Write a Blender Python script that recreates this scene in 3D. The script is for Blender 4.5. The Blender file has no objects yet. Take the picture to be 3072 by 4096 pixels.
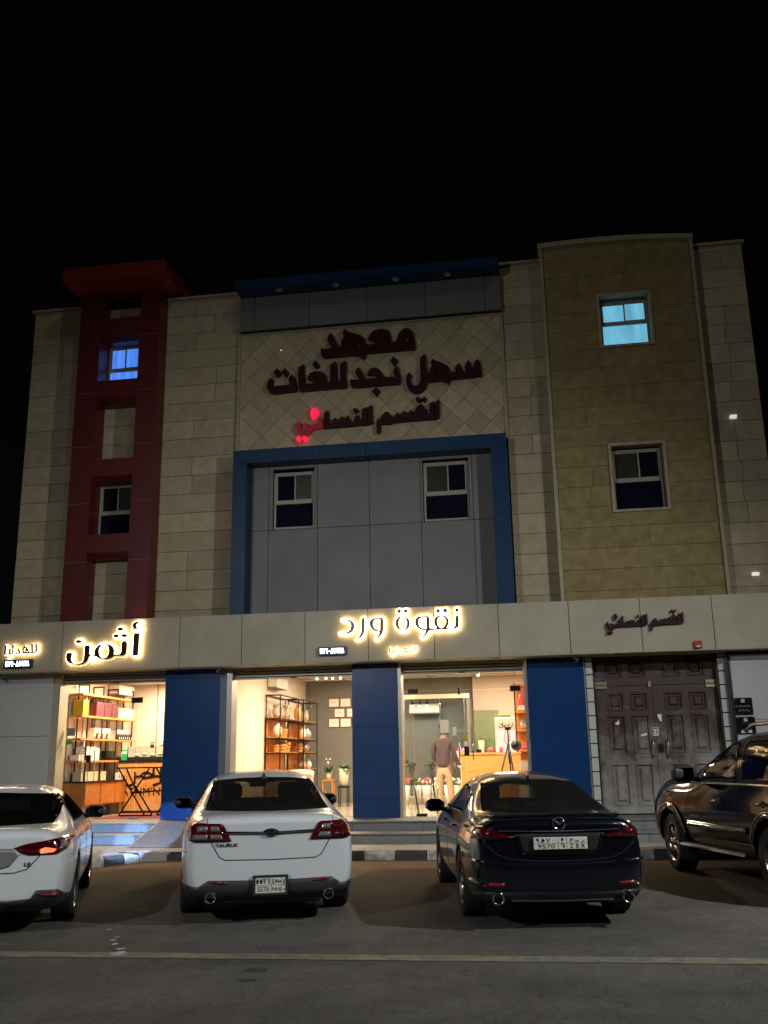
import bpy, bmesh, math, random
from mathutils import Vector, Matrix
from mathutils.bvhtree import BVHTree
random.seed(11)
S = bpy.context.scene
COL = S.collection
# ------------------------------------------------------------ camera
F_PX = 3800.0
M = ((0.987789, 0.154854, -0.017132), (-0.055478, 0.246858, -0.967462), (-0.145586, 0.956599, 0.252434))
EYE = 1.62
cd = bpy.data.cameras.new('camera'); cam = bpy.data.objects.new('camera', cd); COL.objects.link(cam)
cd.sensor_fit = 'HORIZONTAL'; cd.sensor_width = 36.0; cd.lens = F_PX / 3072 * 36.0; cd.clip_end = 400
r, d, f = (Vector(v) for v in M)
cam.matrix_world = Matrix(((r.x, -d.x, -f.x, 0), (r.y, -d.y, -f.y, 0), (r.z, -d.z, -f.z, EYE), (0, 0, 0, 1)))
S.camera = cam
# ------------------------------------------------------------ sky, sun, exposure
W = bpy.data.worlds.new("World"); S.world = W; W.use_nodes = True
nt = W.node_tree; bg = nt.nodes['Background']
sky = nt.nodes.new('ShaderNodeTexSky'); sky.sky_type = 'NISHITA'; sky.sun_disc = False
sky.sun_elevation = math.radians(38); sky.sun_rotation = math.radians(135)
hs = nt.nodes.new('ShaderNodeHueSaturation'); hs.inputs['Saturation'].default_value = 0.12
nt.links.new(sky.outputs[0], hs.inputs['Color']); nt.links.new(hs.outputs[0], bg.inputs[0]); bg.inputs[1].default_value = 0.00022
sl = bpy.data.lights.new('sun', 'SUN'); sl.energy = 0.10; sl.angle = math.radians(4); sl.color = (1, .97, .90)
sun = bpy.data.objects.new('sun', sl); COL.objects.link(sun)
sun.rotation_euler = Vector((-0.62, 0.75, -0.62)).to_track_quat('-Z', 'Y').to_euler()
S.view_settings.view_transform = 'Standard'; S.view_settings.look = 'None'; S.view_settings.exposure = 0
S.view_settings.gamma = 1
S.cycles.max_bounces = 8; S.cycles.use_denoising = True; S.cycles.caustics_reflective = False; S.cycles.caustics_refractive = False
S.cycles.sample_clamp_indirect = 4.0; S.cycles.transparent_max_bounces = 16

# ------------------------------------------------------------ picture point -> place
def ray(px, py):
    a, b = (px - 1536) / F_PX, (py - 2048) / F_PX
    return Vector((M[0][i] * a + M[1][i] * b + M[2][i] for i in range(3)))
def PY(px, py, Y):
    d = ray(px, py); t = Y / d.y
    return Vector((d.x * t, Y, EYE + d.z * t))
def PZ(px, py, Z):
    d = ray(px, py); t = (Z - EYE) / d.z
    return Vector((d.x * t, d.y * t, Z))
def zoom(ox, oy, s): return lambda pts: [(ox + x * s, oy + y * s) for x, y in pts]

# ------------------------------------------------------------ helpers
def tag(o, label=None, cat=None, group=None, kind=None):
    if label: o['label'] = label
    if cat: o['category'] = cat
    if group: o['group'] = group
    if kind: o['kind'] = kind
    return o
def empty(name, loc=(0, 0, 0), rz=0, label=None, cat=None, group=None, kind=None):
    o = bpy.data.objects.new(name, None); COL.objects.link(o)
    o.location = loc; o.rotation_euler = (0, 0, rz); o.empty_display_size = .1
    return tag(o, label, cat, group, kind)
class MB:
    def __init__(s): s.v = []; s.f = []
    def add(s, v, f):
        n = len(s.v); s.v += [tuple(p) for p in v]; s.f += [tuple(i + n for i in q) for q in f]; return s
    def box(s, x0, x1, y0, y1, z0, z1):
        return s.add([(x, y, z) for z in (z0, z1) for y in (y0, y1) for x in (x0, x1)],
                     [(0, 2, 3, 1), (4, 5, 7, 6), (0, 1, 5, 4), (2, 6, 7, 3), (0, 4, 6, 2), (1, 3, 7, 5)])
    def cbox(s, c, sz, rz=0, ch=0.0):
        x, y, z = (q / 2 for q in sz); C_, S_ = math.cos(rz), math.sin(rz)
        if ch:
            pts = []
            for zz, k in ((-z, 1), (-z + ch, 0), (z - ch, 0), (z, 1)):
                a, b = x - ch * k, y - ch * k
                pts += [(-a + ch * (1 - k) * 0, -b, zz), (a, -b, zz), (a, b, zz), (-a, b, zz)]
            fs = [(3, 2, 1, 0), (12, 13, 14, 15)]
            for L in range(3):
                for i in range(4): fs.append((L * 4 + i, L * 4 + (i + 1) % 4, L * 4 + 4 + (i + 1) % 4, L * 4 + 4 + i))
        else:
            pts = [(i, j, k) for k in (-z, z) for j in (-y, y) for i in (-x, x)]
            fs = [(0, 2, 3, 1), (4, 5, 7, 6), (0, 1, 5, 4), (2, 6, 7, 3), (0, 4, 6, 2), (1, 3, 7, 5)]
        return s.add([(c[0] + p[0] * C_ - p[1] * S_, c[1] + p[0] * S_ + p[1] * C_, c[2] + p[2]) for p in pts], fs)
    def tube(s, pts, r, n=8, cap=True):
        pts = [Vector(p) for p in pts]; rs = r if isinstance(r, (list, tuple)) else [r] * len(pts)
        n0 = len(s.v); up = Vector((0, 0, 1))
        for i, p in enumerate(pts):
            t = (pts[min(i + 1, len(pts) - 1)] - pts[max(i - 1, 0)]).normalized()
            a = t.cross(up if abs(t.z) < .95 else Vector((1, 0, 0))).normalized(); b = t.cross(a)
            for k in range(n):
                w = 2 * math.pi * k / n; s.v.append(tuple(p + (a * math.cos(w) + b * math.sin(w)) * rs[i]))
        for i in range(len(pts) - 1):
            for k in range(n):
                s.f.append((n0 + i * n + k, n0 + i * n + (k + 1) % n, n0 + (i + 1) * n + (k + 1) % n, n0 + (i + 1) * n + k))
        if cap:
            s.f.append(tuple(n0 + k for k in range(n - 1, -1, -1))); s.f.append(tuple(n0 + (len(pts) - 1) * n + k for k in range(n)))
        return s
    def lathe(s, prof, c=(0, 0, 0), n=24, axis='Z'):
        n0 = len(s.v)
        for rr, h in prof:
            for k in range(n):
                w = 2 * math.pi * k / n; a, b = rr * math.cos(w), rr * math.sin(w)
                p = {'Z': (a, b, h), 'X': (h, a, b), 'Y': (a, h, b)}[axis]
                s.v.append((c[0] + p[0], c[1] + p[1], c[2] + p[2]))
        for i in range(len(prof) - 1):
            for k in range(n):
                s.f.append((n0 + i * n + k, n0 + i * n + (k + 1) % n, n0 + (i + 1) * n + (k + 1) % n, n0 + (i + 1) * n + k))
        return s
    def ell(s, c, rx, ry, rz, n=10, m=6):
        prof = [(max(.001, math.sin(math.pi * i / m)), -math.cos(math.pi * i / m)) for i in range(m + 1)]
        n0 = len(s.v); s.lathe(prof, n=n)
        s.v[n0:] = [(c[0] + x * rx, c[1] + y * ry, c[2] + z * rz) for x, y, z in s.v[n0:]]; return s
    def mesh(s, name, mat=None, smooth=False):
        m = bpy.data.meshes.new(name); m.from_pydata(s.v, [], s.f); m.validate()
        b = bmesh.new(); b.from_mesh(m); bmesh.ops.recalc_face_normals(b, faces=b.faces[:]); b.to_mesh(m); b.free()
        if mat: m.materials.append(mat)
        if smooth:
            for p in m.polygons: p.use_smooth = True
        return m
    def build(s, name, mat, parent=None, smooth=False, loc=None, label=None, bevel=0):
        o = bpy.data.objects.new(name, s.mesh(name, mat, smooth)); COL.objects.link(o)
        if parent: o.parent = parent
        if loc: o.location = loc
        if label: o['label'] = label
        if bevel:
            b = o.modifiers.new('bevel', 'BEVEL'); b.width = bevel; b.segments = 2; b.limit_method = 'ANGLE'
        return o
def B(x0, x1, y0, y1, z0, z1): return MB().box(x0, x1, y0, y1, z0, z1)
def copy_tree(o, parent=None):
    c = o.copy(); COL.objects.link(c)
    if parent: c.parent = parent
    for ch in [k for k in bpy.data.objects if k.parent == o]: copy_tree(ch, c)
    return c
def fix_mesh(ob):   # evaluate modifiers / curve into a plain mesh without operators
    COL.objects.link(ob); bpy.context.view_layer.update()
    dg = bpy.context.evaluated_depsgraph_get()
    m = bpy.data.meshes.new_from_object(ob.evaluated_get(dg), depsgraph=dg)
    dat = ob.data; bpy.data.objects.remove(ob)
    return m
def flat_mesh(polys, depth, offset=0.0, bev=0.0):
    """closed outlines (x,z) in one sheet, holes by even-odd, extruded by depth along y"""
    cu = bpy.data.curves.new('outline', 'CURVE'); cu.dimensions = '2D'; cu.fill_mode = 'BOTH'
    cu.extrude = depth / 2; cu.offset = offset; cu.bevel_depth = bev
    for p in polys:
        sp = cu.splines.new('POLY'); sp.points.add(len(p) - 1); sp.use_cyclic_u = True
        for i, q in enumerate(p): sp.points[i].co = (q[0], q[1], 0, 1)
    m = fix_mesh(bpy.data.objects.new('outline', cu))
    for v in m.vertices: x, y, z = v.co; v.co = (x, -z, y)
    m.flip_normals()
    return m
def text_mesh(txt, size, depth=.002, align='CENTER', bold=0.0):
    cu = bpy.data.curves.new('txt', 'FONT'); cu.body = txt; cu.size = size; cu.extrude = depth / 2; cu.offset = bold
    cu.align_x = align; cu.align_y = 'CENTER'; cu.resolution_u = 3
    m = fix_mesh(bpy.data.objects.new('txt', cu))
    for v in m.vertices: x, y, z = v.co; v.co = (x, -z, y)
    m.flip_normals()
    return m
def put(m, name, mat, parent=None, loc=(0, 0, 0), rz=0, scale=None):
    if not m.materials: m.materials.append(mat)
    o = bpy.data.objects.new(name, m); COL.objects.link(o); o.location = loc; o.rotation_euler = (0, 0, rz)
    if scale: o.scale = scale
    if parent: o.parent = parent
    return o
def ellp(cx, cy, rx, ry, n=20): return [(cx + rx * math.cos(2 * math.pi * k / n), cy + ry * math.sin(2 * math.pi * k / n)) for k in range(n)]
def smooth_poly(p, it=1):
    for _ in range(it):
        q = []
        for i in range(len(p)):
            a, b = p[i], p[(i + 1) % len(p)]
            q += [(a[0] * .8 + b[0] * .2, a[1] * .8 + b[1] * .2), (a[0] * .2 + b[0] * .8, a[1] * .2 + b[1] * .8)]
        p = q
    return p
def stroke(pts, w):
    """outline of a pen stroke of width w along pts"""
    L, R = [], []
    n = len(pts)
    for i in range(n):
        a, b = pts[max(0, i - 1)], pts[min(n - 1, i + 1)]
        dx, dy = b[0] - a[0], b[1] - a[1]; l = math.hypot(dx, dy) or 1; nx, ny = -dy / l * w / 2, dx / l * w / 2
        L.append((pts[i][0] + nx, pts[i][1] + ny)); R.append((pts[i][0] - nx, pts[i][1] - ny))
    return L + R[::-1]

# ------------------------------------------------------------ materials
def mat(name, col, rough=.6, metal=0, noise=0, nscale=3, col2=None, bump=0, bscale=60, coat=0, emit=None, es=0, rnd=0, spec=.5, trans=0, stretch=None, alpha=1):
    m = bpy.data.materials.new(name); m.use_nodes = True; t = m.node_tree; N = t.nodes; L = t.links
    p = N['Principled BSDF']; c = (*col, 1)
    p.inputs['Base Color'].default_value = c; p.inputs['Roughness'].default_value = rough; p.inputs['Metallic'].default_value = metal
    p.inputs['Coat Weight'].default_value = coat; p.inputs['Coat Roughness'].default_value = .03; p.inputs['Specular IOR Level'].default_value = spec
    p.inputs['Transmission Weight'].default_value = trans; p.inputs['Alpha'].default_value = alpha
    if emit: p.inputs['Emission Color'].default_value = (*emit, 1); p.inputs['Emission Strength'].default_value = es
    tc = N.new('ShaderNodeTexCoord'); mp = N.new('ShaderNodeMapping'); L.new(tc.outputs['Object'], mp.inputs[0])
    geo = N.new('ShaderNodeNewGeometry')
    if stretch: mp.inputs['Scale'].default_value = stretch
    L.new(geo.outputs['Position'] if not stretch or stretch == 'w' else geo.outputs['Position'], mp.inputs[0])
    out = None
    if noise:
        n1 = N.new('ShaderNodeTexNoise'); n1.inputs['Scale'].default_value = nscale; n1.inputs['Detail'].default_value = 6; n1.inputs['Roughness'].default_value = .65
        L.new(mp.outputs[0], n1.inputs['Vector'])
        cr = N.new('ShaderNodeMapRange'); cr.inputs[1].default_value = .35; cr.inputs[2].default_value = .65; L.new(n1.outputs[0], cr.inputs[0])
        mx = N.new('ShaderNodeMix'); mx.data_type = 'RGBA'; L.new(cr.outputs[0], mx.inputs[0])
        c2 = col2 or tuple(q * (1 - noise) for q in col)
        mx.inputs[6].default_value = c; mx.inputs[7].default_value = (*c2, 1); out = mx.outputs[2]
        rr = N.new('ShaderNodeMapRange'); rr.inputs[3].default_value = rough * .8; rr.inputs[4].default_value = min(1, rough * 1.2); L.new(n1.outputs[0], rr.inputs[0]); L.new(rr.outputs[0], p.inputs['Roughness'])
    if rnd:
        oi = N.new('ShaderNodeObjectInfo'); mr = N.new('ShaderNodeMapRange'); mr.inputs[3].default_value = 1 - rnd; mr.inputs[4].default_value = 1 + rnd * .6
        L.new(oi.outputs['Random'], mr.inputs[0])
        hv = N.new('ShaderNodeHueSaturation')
        if out: L.new(out, hv.inputs['Color'])
        else: hv.inputs['Color'].default_value = c
        L.new(mr.outputs[0], hv.inputs['Value']); out = hv.outputs[0]
    if out: L.new(out, p.inputs['Base Color'])
    if bump:
        n2 = N.new('ShaderNodeTexNoise'); n2.inputs['Scale'].default_value = bscale; n2.inputs['Detail'].default_value = 4; L.new(mp.outputs[0], n2.inputs['Vector'])
        b = N.new('ShaderNodeBump'); b.inputs['Strength'].default_value = bump; b.inputs['Distance'].default_value = .02
        L.new(n2.outputs[0], b.inputs['Height']); L.new(b.outputs[0], p.inputs['Normal'])
    return m
def glass(name, tint=(.95, .97, .96), clear=.92, rough=.0, haze=.0):  # grey diffuse mix stands in for dust and pale reflection on glass
    m = bpy.data.materials.new(name); m.use_nodes = True; t = m.node_tree; N = t.nodes; L = t.links
    for n in list(N): N.remove(n)
    o = N.new('ShaderNodeOutputMaterial'); tr = N.new('ShaderNodeBsdfTransparent'); tr.inputs[0].default_value = (*[q * clear for q in tint], 1)
    g = N.new('ShaderNodeBsdfGlossy'); g.inputs['Roughness'].default_value = rough; fr = N.new('ShaderNodeFresnel'); gb = N.new('ShaderNodeNewGeometry'); io = N.new('ShaderNodeMapRange'); io.inputs[3].default_value = 1.5; io.inputs[4].default_value = .6667
    L.new(gb.outputs['Backfacing'], io.inputs[0]); L.new(io.outputs[0], fr.inputs[0])
    mx = N.new('ShaderNodeMixShader'); fm = N.new('ShaderNodeMath'); fm.operation = 'MULTIPLY'; iv = N.new('ShaderNodeMath'); iv.operation = 'SUBTRACT'; iv.inputs[0].default_value = 1; L.new(gb.outputs['Backfacing'], iv.inputs[1]); L.new(fr.outputs[0], fm.inputs[0]); L.new(iv.outputs[0], fm.inputs[1]); L.new(fm.outputs[0], mx.inputs[0]); L.new(tr.outputs[0], mx.inputs[1]); L.new(g.outputs[0], mx.inputs[2]); df = N.new('ShaderNodeBsdfDiffuse'); df.inputs[0].default_value = (.45, .43, .38, 1); dm = N.new('ShaderNodeMixShader'); dm.inputs[0].default_value = haze; L.new(mx.outputs[0], dm.inputs[1]); L.new(df.outputs[0], dm.inputs[2]); L.new(dm.outputs[0] if haze else mx.outputs[0], o.inputs[0])
    return m
def wood(name, c1, c2, sc=(1, 1, 8), rough=.45):
    m = mat(name, c1, rough); t = m.node_tree; N = t.nodes; L = t.links; p = N['Principled BSDF']
    g = N.new('ShaderNodeNewGeometry'); mp = N.new('ShaderNodeMapping'); mp.inputs['Scale'].default_value = sc; L.new(g.outputs['Position'], mp.inputs[0])
    n = N.new('ShaderNodeTexNoise'); n.inputs['Scale'].default_value = 2.2; n.inputs['Detail'].default_value = 8; n.inputs['Distortion'].default_value = 1.2; L.new(mp.outputs[0], n.inputs['Vector'])
    r = N.new('ShaderNodeValToRGB'); r.color_ramp.elements[0].position = .35; r.color_ramp.elements[1].position = .68
    r.color_ramp.elements[0].color = (*c1, 1); r.color_ramp.elements[1].color = (*c2, 1); L.new(n.outputs[0], r.inputs[0]); L.new(r.outputs[0], p.inputs['Base Color'])
    return m
def asphalt_mat(name, sand=False):
    m = mat(name, (.1, .1, .09), .9); t = m.node_tree; N = t.nodes; L = t.links; p = N['Principled BSDF']; g = N.new('ShaderNodeNewGeometry')
    def nz(sc, det, rough=.6, mp=(1, 1, 1), dist=0):
        k = N.new('ShaderNodeMapping'); k.inputs['Scale'].default_value = mp; L.new(g.outputs['Position'], k.inputs[0])
        n = N.new('ShaderNodeTexNoise'); n.inputs['Scale'].default_value = sc; n.inputs['Detail'].default_value = det; n.inputs['Roughness'].default_value = rough; n.inputs['Distortion'].default_value = dist; L.new(k.outputs[0], n.inputs['Vector']); return n.outputs[0]
    def ramp(s, a, b, ca, cb):
        r = N.new('ShaderNodeValToRGB'); r.color_ramp.elements[0].position = a; r.color_ramp.elements[1].position = b; r.color_ramp.elements[0].color = (*ca, 1); r.color_ramp.elements[1].color = (*cb, 1); L.new(s, r.inputs[0]); return r.outputs[0]
    def mul(a, b):
        x = N.new('ShaderNodeMix'); x.data_type = 'RGBA'; x.blend_type = 'MULTIPLY'; x.inputs[0].default_value = 1; L.new(a, x.inputs[6]); L.new(b, x.inputs[7]); return x.outputs[2]
    base = ramp(nz(.30, 8, .7, (1, 1.8, 1), .6), .36, .66, (.054, .049, .040), (.104, .095, .079))
    if sand:  # sand and warm shop light, painted browner toward the kerb
        sx = N.new('ShaderNodeSeparateXYZ'); L.new(g.outputs['Position'], sx.inputs[0]); h = N.new('ShaderNodeMapRange'); h.inputs[1].default_value = 10.6; h.inputs[2].default_value = 15.5; h.inputs[3].default_value = -.30; h.inputs[4].default_value = .24; L.new(sx.outputs[1], h.inputs[0])
        ad = N.new('ShaderNodeMath'); ad.operation = 'ADD'; L.new(nz(1.5, 10, .75, (.5, 1.7, 1), .8), ad.inputs[0]); L.new(h.outputs[0], ad.inputs[1])
        f_ = N.new('ShaderNodeMapRange'); f_.inputs[1].default_value = .36; f_.inputs[2].default_value = .74; L.new(ad.outputs[0], f_.inputs[0])
        x = N.new('ShaderNodeMix'); x.data_type = 'RGBA'; L.new(f_.outputs[0], x.inputs[0]); L.new(base, x.inputs[6]); x.inputs[7].default_value = (.185, .105, .05, 1); base = x.outputs[2]
    c = mul(base, ramp(nz(38, 5, .8), .36, .66, (.60, .60, .60), (1.35, 1.33, 1.28))); c = mul(c, ramp(nz(3.2, 9, .8, (1, .35, 1)), .40, .58, (.80, .79, .77), (1.06, 1.06, 1.05)))
    cr = nz(1.1, 5, .55, (1, 1, 1), 1.5); d1 = N.new('ShaderNodeMath'); d1.operation = 'SUBTRACT'; L.new(cr, d1.inputs[0]); d1.inputs[1].default_value = .5; d2 = N.new('ShaderNodeMath'); d2.operation = 'ABSOLUTE'; L.new(d1.outputs[0], d2.inputs[0])
    c = mul(c, ramp(d2.outputs[0], .0, .010, (.50, .49, .48), (1, 1, 1)))
    L.new(c, p.inputs['Base Color'])
    b = N.new('ShaderNodeBump'); b.inputs['Strength'].default_value = .6; b.inputs['Distance'].default_value = .012; L.new(nz(120, 4, .7), b.inputs['Height']); L.new(b.outputs[0], p.inputs['Normal'])
    return m
m_asphalt = asphalt_mat('asphalt')
m_stone = mat('cream limestone', (.42, .35, .22), .75, noise=1, nscale=4.5, col2=(.34, .28, .17), bump=.35, bscale=25, rnd=.16)
m_ochre = mat('ochre limestone', (.28, .215, .090), .75, noise=1, nscale=5, col2=(.20, .145, .05), bump=.45, bscale=14, rnd=.10)
m_diam = mat('diagonal limestone', (.44, .36, .22), .75, noise=1, nscale=6, col2=(.36, .295, .175), bump=.35, bscale=22, rnd=.16)
m_joint = mat('mortar', (.22, .18, .11), .95)
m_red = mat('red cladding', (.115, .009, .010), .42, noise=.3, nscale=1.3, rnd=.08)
m_red2 = mat('red cap cladding', (.26, .026, .016), .45, noise=.3, nscale=1.3, rnd=.1)  # orange red, lightened in the colour for light reaching the cap from below
m_redline = mat('red joint', (.30, .12, .10), .8)
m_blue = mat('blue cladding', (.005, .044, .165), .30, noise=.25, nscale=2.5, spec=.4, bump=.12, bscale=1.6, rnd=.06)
m_blue2 = mat('upper blue cladding', (.005, .034, .092), .42, noise=.25, nscale=1.5, spec=.3, rnd=.08)  # slightly teal, and darkened in the colour for weaker light high up
m_bluejoint = mat('dark joint', (.004, .012, .05), .9)
m_grey = mat('grey cladding', (.145, .148, .140), .5, noise=.12, nscale=1.6, rnd=.07, bump=.10, bscale=1.4)
m_fascia = mat('beige cladding', (.40, .36, .255), .5, noise=.14, nscale=1.5, rnd=.04)
m_white = mat('white cladding', (.50, .51, .48), .45, noise=.08, nscale=.6)
m_dark = mat('dark metal', (.012, .012, .013), .4, metal=.4)
m_black = mat('black', (.006, .006, .007), .5)
m_alu = mat('aluminium', (.45, .43, .38), .35, metal=.8)
m_frame = mat('window frame', (.29, .27, .20), .4)
m_steel = mat('steel', (.62, .60, .56), .22, metal=1)
m_shut = mat('shutter steel', (.42, .38, .30), .4, metal=.3)
m_granite = mat('grey granite', (.23, .235, .22), .5, noise=1, nscale=45, col2=(.13, .135, .125), rnd=.06)
m_pave = mat('pavement', (.36, .33, .29), .75, noise=.25, nscale=4, bump=.15, rnd=.1)
m_kw = mat('white kerb paint', (.50, .49, .44), .75, noise=1, nscale=7, col2=(.24, .22, .18), bump=.4, bscale=30)
m_kb = mat('black kerb paint', (.022, .022, .024), .6, noise=1, nscale=8, col2=(.055, .05, .045), bump=.4, bscale=30)
m_glass = glass('shop glass'); m_dkglass = mat('dark window glass', (.006, .007, .016), .08, spec=.5)
m_pane2 = mat('curtained glass', (.030, .028, .021), .25)
m_sign = mat('maroon letter', (.030, .002, .004), .45, spec=.2)
m_lred = mat('lit red letter', (.5, .01, .03), .5, emit=(1, .008, .06), es=1.25)
m_halo = mat('warm led strip', (.9, .7, .4), .5, emit=(1, .70, .34), es=12)
m_letter = mat('dark letter face', (.035, .018, .02), .3, metal=.3)
m_letter2 = mat('purple letter face', (.11, .055, .06), .35)
m_digit = mat('white led digits', (.8, .9, 1), .5, emit=(.75, .9, 1), es=8)
m_litblue = mat('lit blue pane', (.1, .2, .6), .5, emit=(.09, .27, 1.0), es=1.05)
m_litcyan = mat('lit cyan pane', (.1, .4, .6), .5, emit=(.15, .46, .64), es=.95)
def uneven(m, sc=2.2, lo=.55):
    t = m.node_tree; N = t.nodes; L = t.links; p = N['Principled BSDF']; g = N.new('ShaderNodeNewGeometry'); k = N.new('ShaderNodeMapping'); k.inputs['Scale'].default_value = (3, 1, .6); L.new(g.outputs['Position'], k.inputs[0])
    n = N.new('ShaderNodeTexNoise'); n.inputs['Scale'].default_value = sc; n.inputs['Detail'].default_value = 3; L.new(k.outputs[0], n.inputs['Vector']); s = p.inputs['Emission Strength'].default_value
    r = N.new('ShaderNodeMapRange'); r.inputs[1].default_value = .3; r.inputs[2].default_value = .7; r.inputs[3].default_value = s * lo; r.inputs[4].default_value = s * 1.15; L.new(n.outputs[0], r.inputs[0]); L.new(r.outputs[0], p.inputs['Emission Strength'])
uneven(m_litblue); uneven(m_litcyan, 1.6, .7)
def paper(name, col):
    m = bpy.data.materials.new(name); m.use_nodes = True; N = m.node_tree.nodes; L = m.node_tree.links; N.remove(N['Principled BSDF']); o = N['Material Output']
    d = N.new('ShaderNodeBsdfDiffuse'); t = N.new('ShaderNodeBsdfTranslucent'); x = N.new('ShaderNodeMixShader'); x.inputs[0].default_value = .45
    for q in (d, t): q.inputs[0].default_value = (*col, 1)
    L.new(d.outputs[0], x.inputs[1]); L.new(t.outputs[0], x.inputs[2]); L.new(x.outputs[0], o.inputs[0]); return m
m_wwall = mat('cream interior wall', (.66, .56, .47), .7, noise=.05, nscale=1)
m_gwall = mat('grey interior wall', (.16, .16, .145), .7, noise=.1, nscale=1)
m_ceil = mat('white ceiling', (.78, .75, .68), .8)
m_floor1 = mat('polished beige tile', (.52, .46, .37), .12, noise=.15, nscale=2)
m_carpet = mat('red carpet', (.30, .04, .02), .95, noise=.4, nscale=8)
m_orange = wood('honey wood', (.62, .26, .055), (.50, .19, .035))
m_pine = wood('pine wood', (.66, .33, .095), (.56, .25, .06))
m_cab = wood('walnut drawers', (.60, .23, .05), (.48, .16, .03))
m_wbox = mat('white card', (.78, .75, .70), .6, rnd=.08)
m_cambox = mat('cream card', (.70, .58, .40), .6, rnd=.08)
m_yel = mat('yellow card', (.62, .44, .01), .5); m_pur = mat('plum card', (.10, .010, .026), .5)
m_green = mat('green card', (.03, .45, .16), .5); m_leaf = mat('leaf', (.05, .12, .02), .55, noise=.4, nscale=20)
m_cer = mat('cream ceramic', (.75, .66, .52), .25); m_pink = mat('pink paper', (.72, .10, .16), .6); m_mag = mat('magenta paper', (.75, .10, .50), .6)
m_flw = mat('white petals', (.80, .74, .66), .6); m_skin = mat('skin', (.30, .17, .11), .5); m_shirt = mat('plum checked shirt', (.055, .038, .046), .85, noise=1, nscale=26, col2=(.10, .070, .080))
m_khaki = mat('khaki cloth', (.50, .38, .24), .85, noise=.15, nscale=8); m_hair = mat('dark hair', (.01, .008, .007), .8); m_leather = mat('brown leather', (.05, .025, .012), .5)
m_bamboo = mat('green bamboo stalk', (.10, .13, .03), .5)
m_bag = mat('terracotta wrap', (.62, .30, .18), .6); m_lampw = mat('white lamp', (.9, .9, .85), .5, emit=(1, .9, .75), es=14)
m_wled = mat('white led', (.9, .9, .85), .5, emit=(1, .97, .9), es=.55)
m_wave = mat('weathered door', (.045, .022, .018), .55, noise=1, nscale=2.2, col2=(.30, .29, .25), bump=.3, bscale=40)
def door_mat():
    m = mat('weathered brown door', (.04, .02, .017), .5, bump=.3, bscale=45); t = m.node_tree; N = t.nodes; L = t.links; p = N['Principled BSDF']
    g = N.new('ShaderNodeNewGeometry'); sx = N.new('ShaderNodeSeparateXYZ'); L.new(g.outputs['Position'], sx.inputs[0])
    n = N.new('ShaderNodeTexNoise'); n.inputs['Scale'].default_value = 1.7; n.inputs['Detail'].default_value = 9; n.inputs['Roughness'].default_value = .7; L.new(g.outputs['Position'], n.inputs['Vector'])
    h = N.new('ShaderNodeMapRange'); h.inputs[1].default_value = .6; h.inputs[2].default_value = 2.6; h.inputs[3].default_value = .30; h.inputs[4].default_value = -.12; L.new(sx.outputs[2], h.inputs[0])
    a = N.new('ShaderNodeMath'); a.operation = 'ADD'; L.new(n.outputs[0], a.inputs[0]); L.new(h.outputs[0], a.inputs[1])
    r = N.new('ShaderNodeValToRGB'); r.color_ramp.elements[0].position = .42; r.color_ramp.elements[1].position = .86
    r.color_ramp.elements[0].color = (.050, .024, .017, 1); r.color_ramp.elements[1].color = (.36, .35, .30, 1); L.new(a.outputs[0], r.inputs[0]); L.new(r.outputs[0], p.inputs['Base Color'])
    return m
m_door = door_mat()
# ------------------------------------------------------------ lamps of the place (both out of frame, beside the road)
def street_lamp(x, y, h, aim, watt, label, colr=(1, .97, .91), rad=.16, cone=100):
    o = empty('street_lamp', (x, y, 0), 0, label, 'street lamp', 'street lamps of the car park')
    MB().lathe([(.12, 0), (.12, .25), (.07, .3), (.045, h)], n=12).build('pole', m_dark, o, True)
    dx, dy = aim[0] - x, aim[1] - y; l = math.hypot(dx, dy); ux, uy = dx / l, dy / l
    MB().tube([(0, 0, h - .1), (ux * .5, uy * .5, h + .15), (ux * 1.1, uy * 1.1, h + .2)], .035).build('arm', m_dark, o, True)
    MB().cbox((ux * 1.3, uy * 1.3, h + .22), (.5, .26, .08), math.atan2(uy, ux), .02).build('lamp_head', m_dark, o)
    lt = bpy.data.lights.new('bulb', 'SPOT'); lt.energy = watt; lt.color = colr; lt.shadow_soft_size = rad; lt.spot_size = math.radians(cone); lt.spot_blend = 1
    b = bpy.data.objects.new('bulb', lt); COL.objects.link(b); b.parent = o; b.location = (ux * 1.3, uy * 1.3, h + .10); b.rotation_euler = Vector((aim[0] - x, aim[1] - y, -h)).to_track_quat('-Z', 'Y').to_euler()
    return o
street_lamp(10.0, 7.0, 8.2, (-1, 13), 5600, 'tall street lamp at the right of the car park, near the dark sports utility', (.96, .98, 1))
street_lamp(-9.5, -3.0, 8.0, (-3, 13), 3700, 'tall street lamp at the left of the road, behind the white sedans', (.96, .98, 1))

# ------------------------------------------------------------ ground
road = MB().add([(-90, -60, 0), (90, -60, 0), (90, 90, 0), (-90, 90, 0)], [(0, 1, 2, 3)]).build('road', m_asphalt); tag(road, 'dark asphalt of the road and the parking bays', kind='structure')
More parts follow.
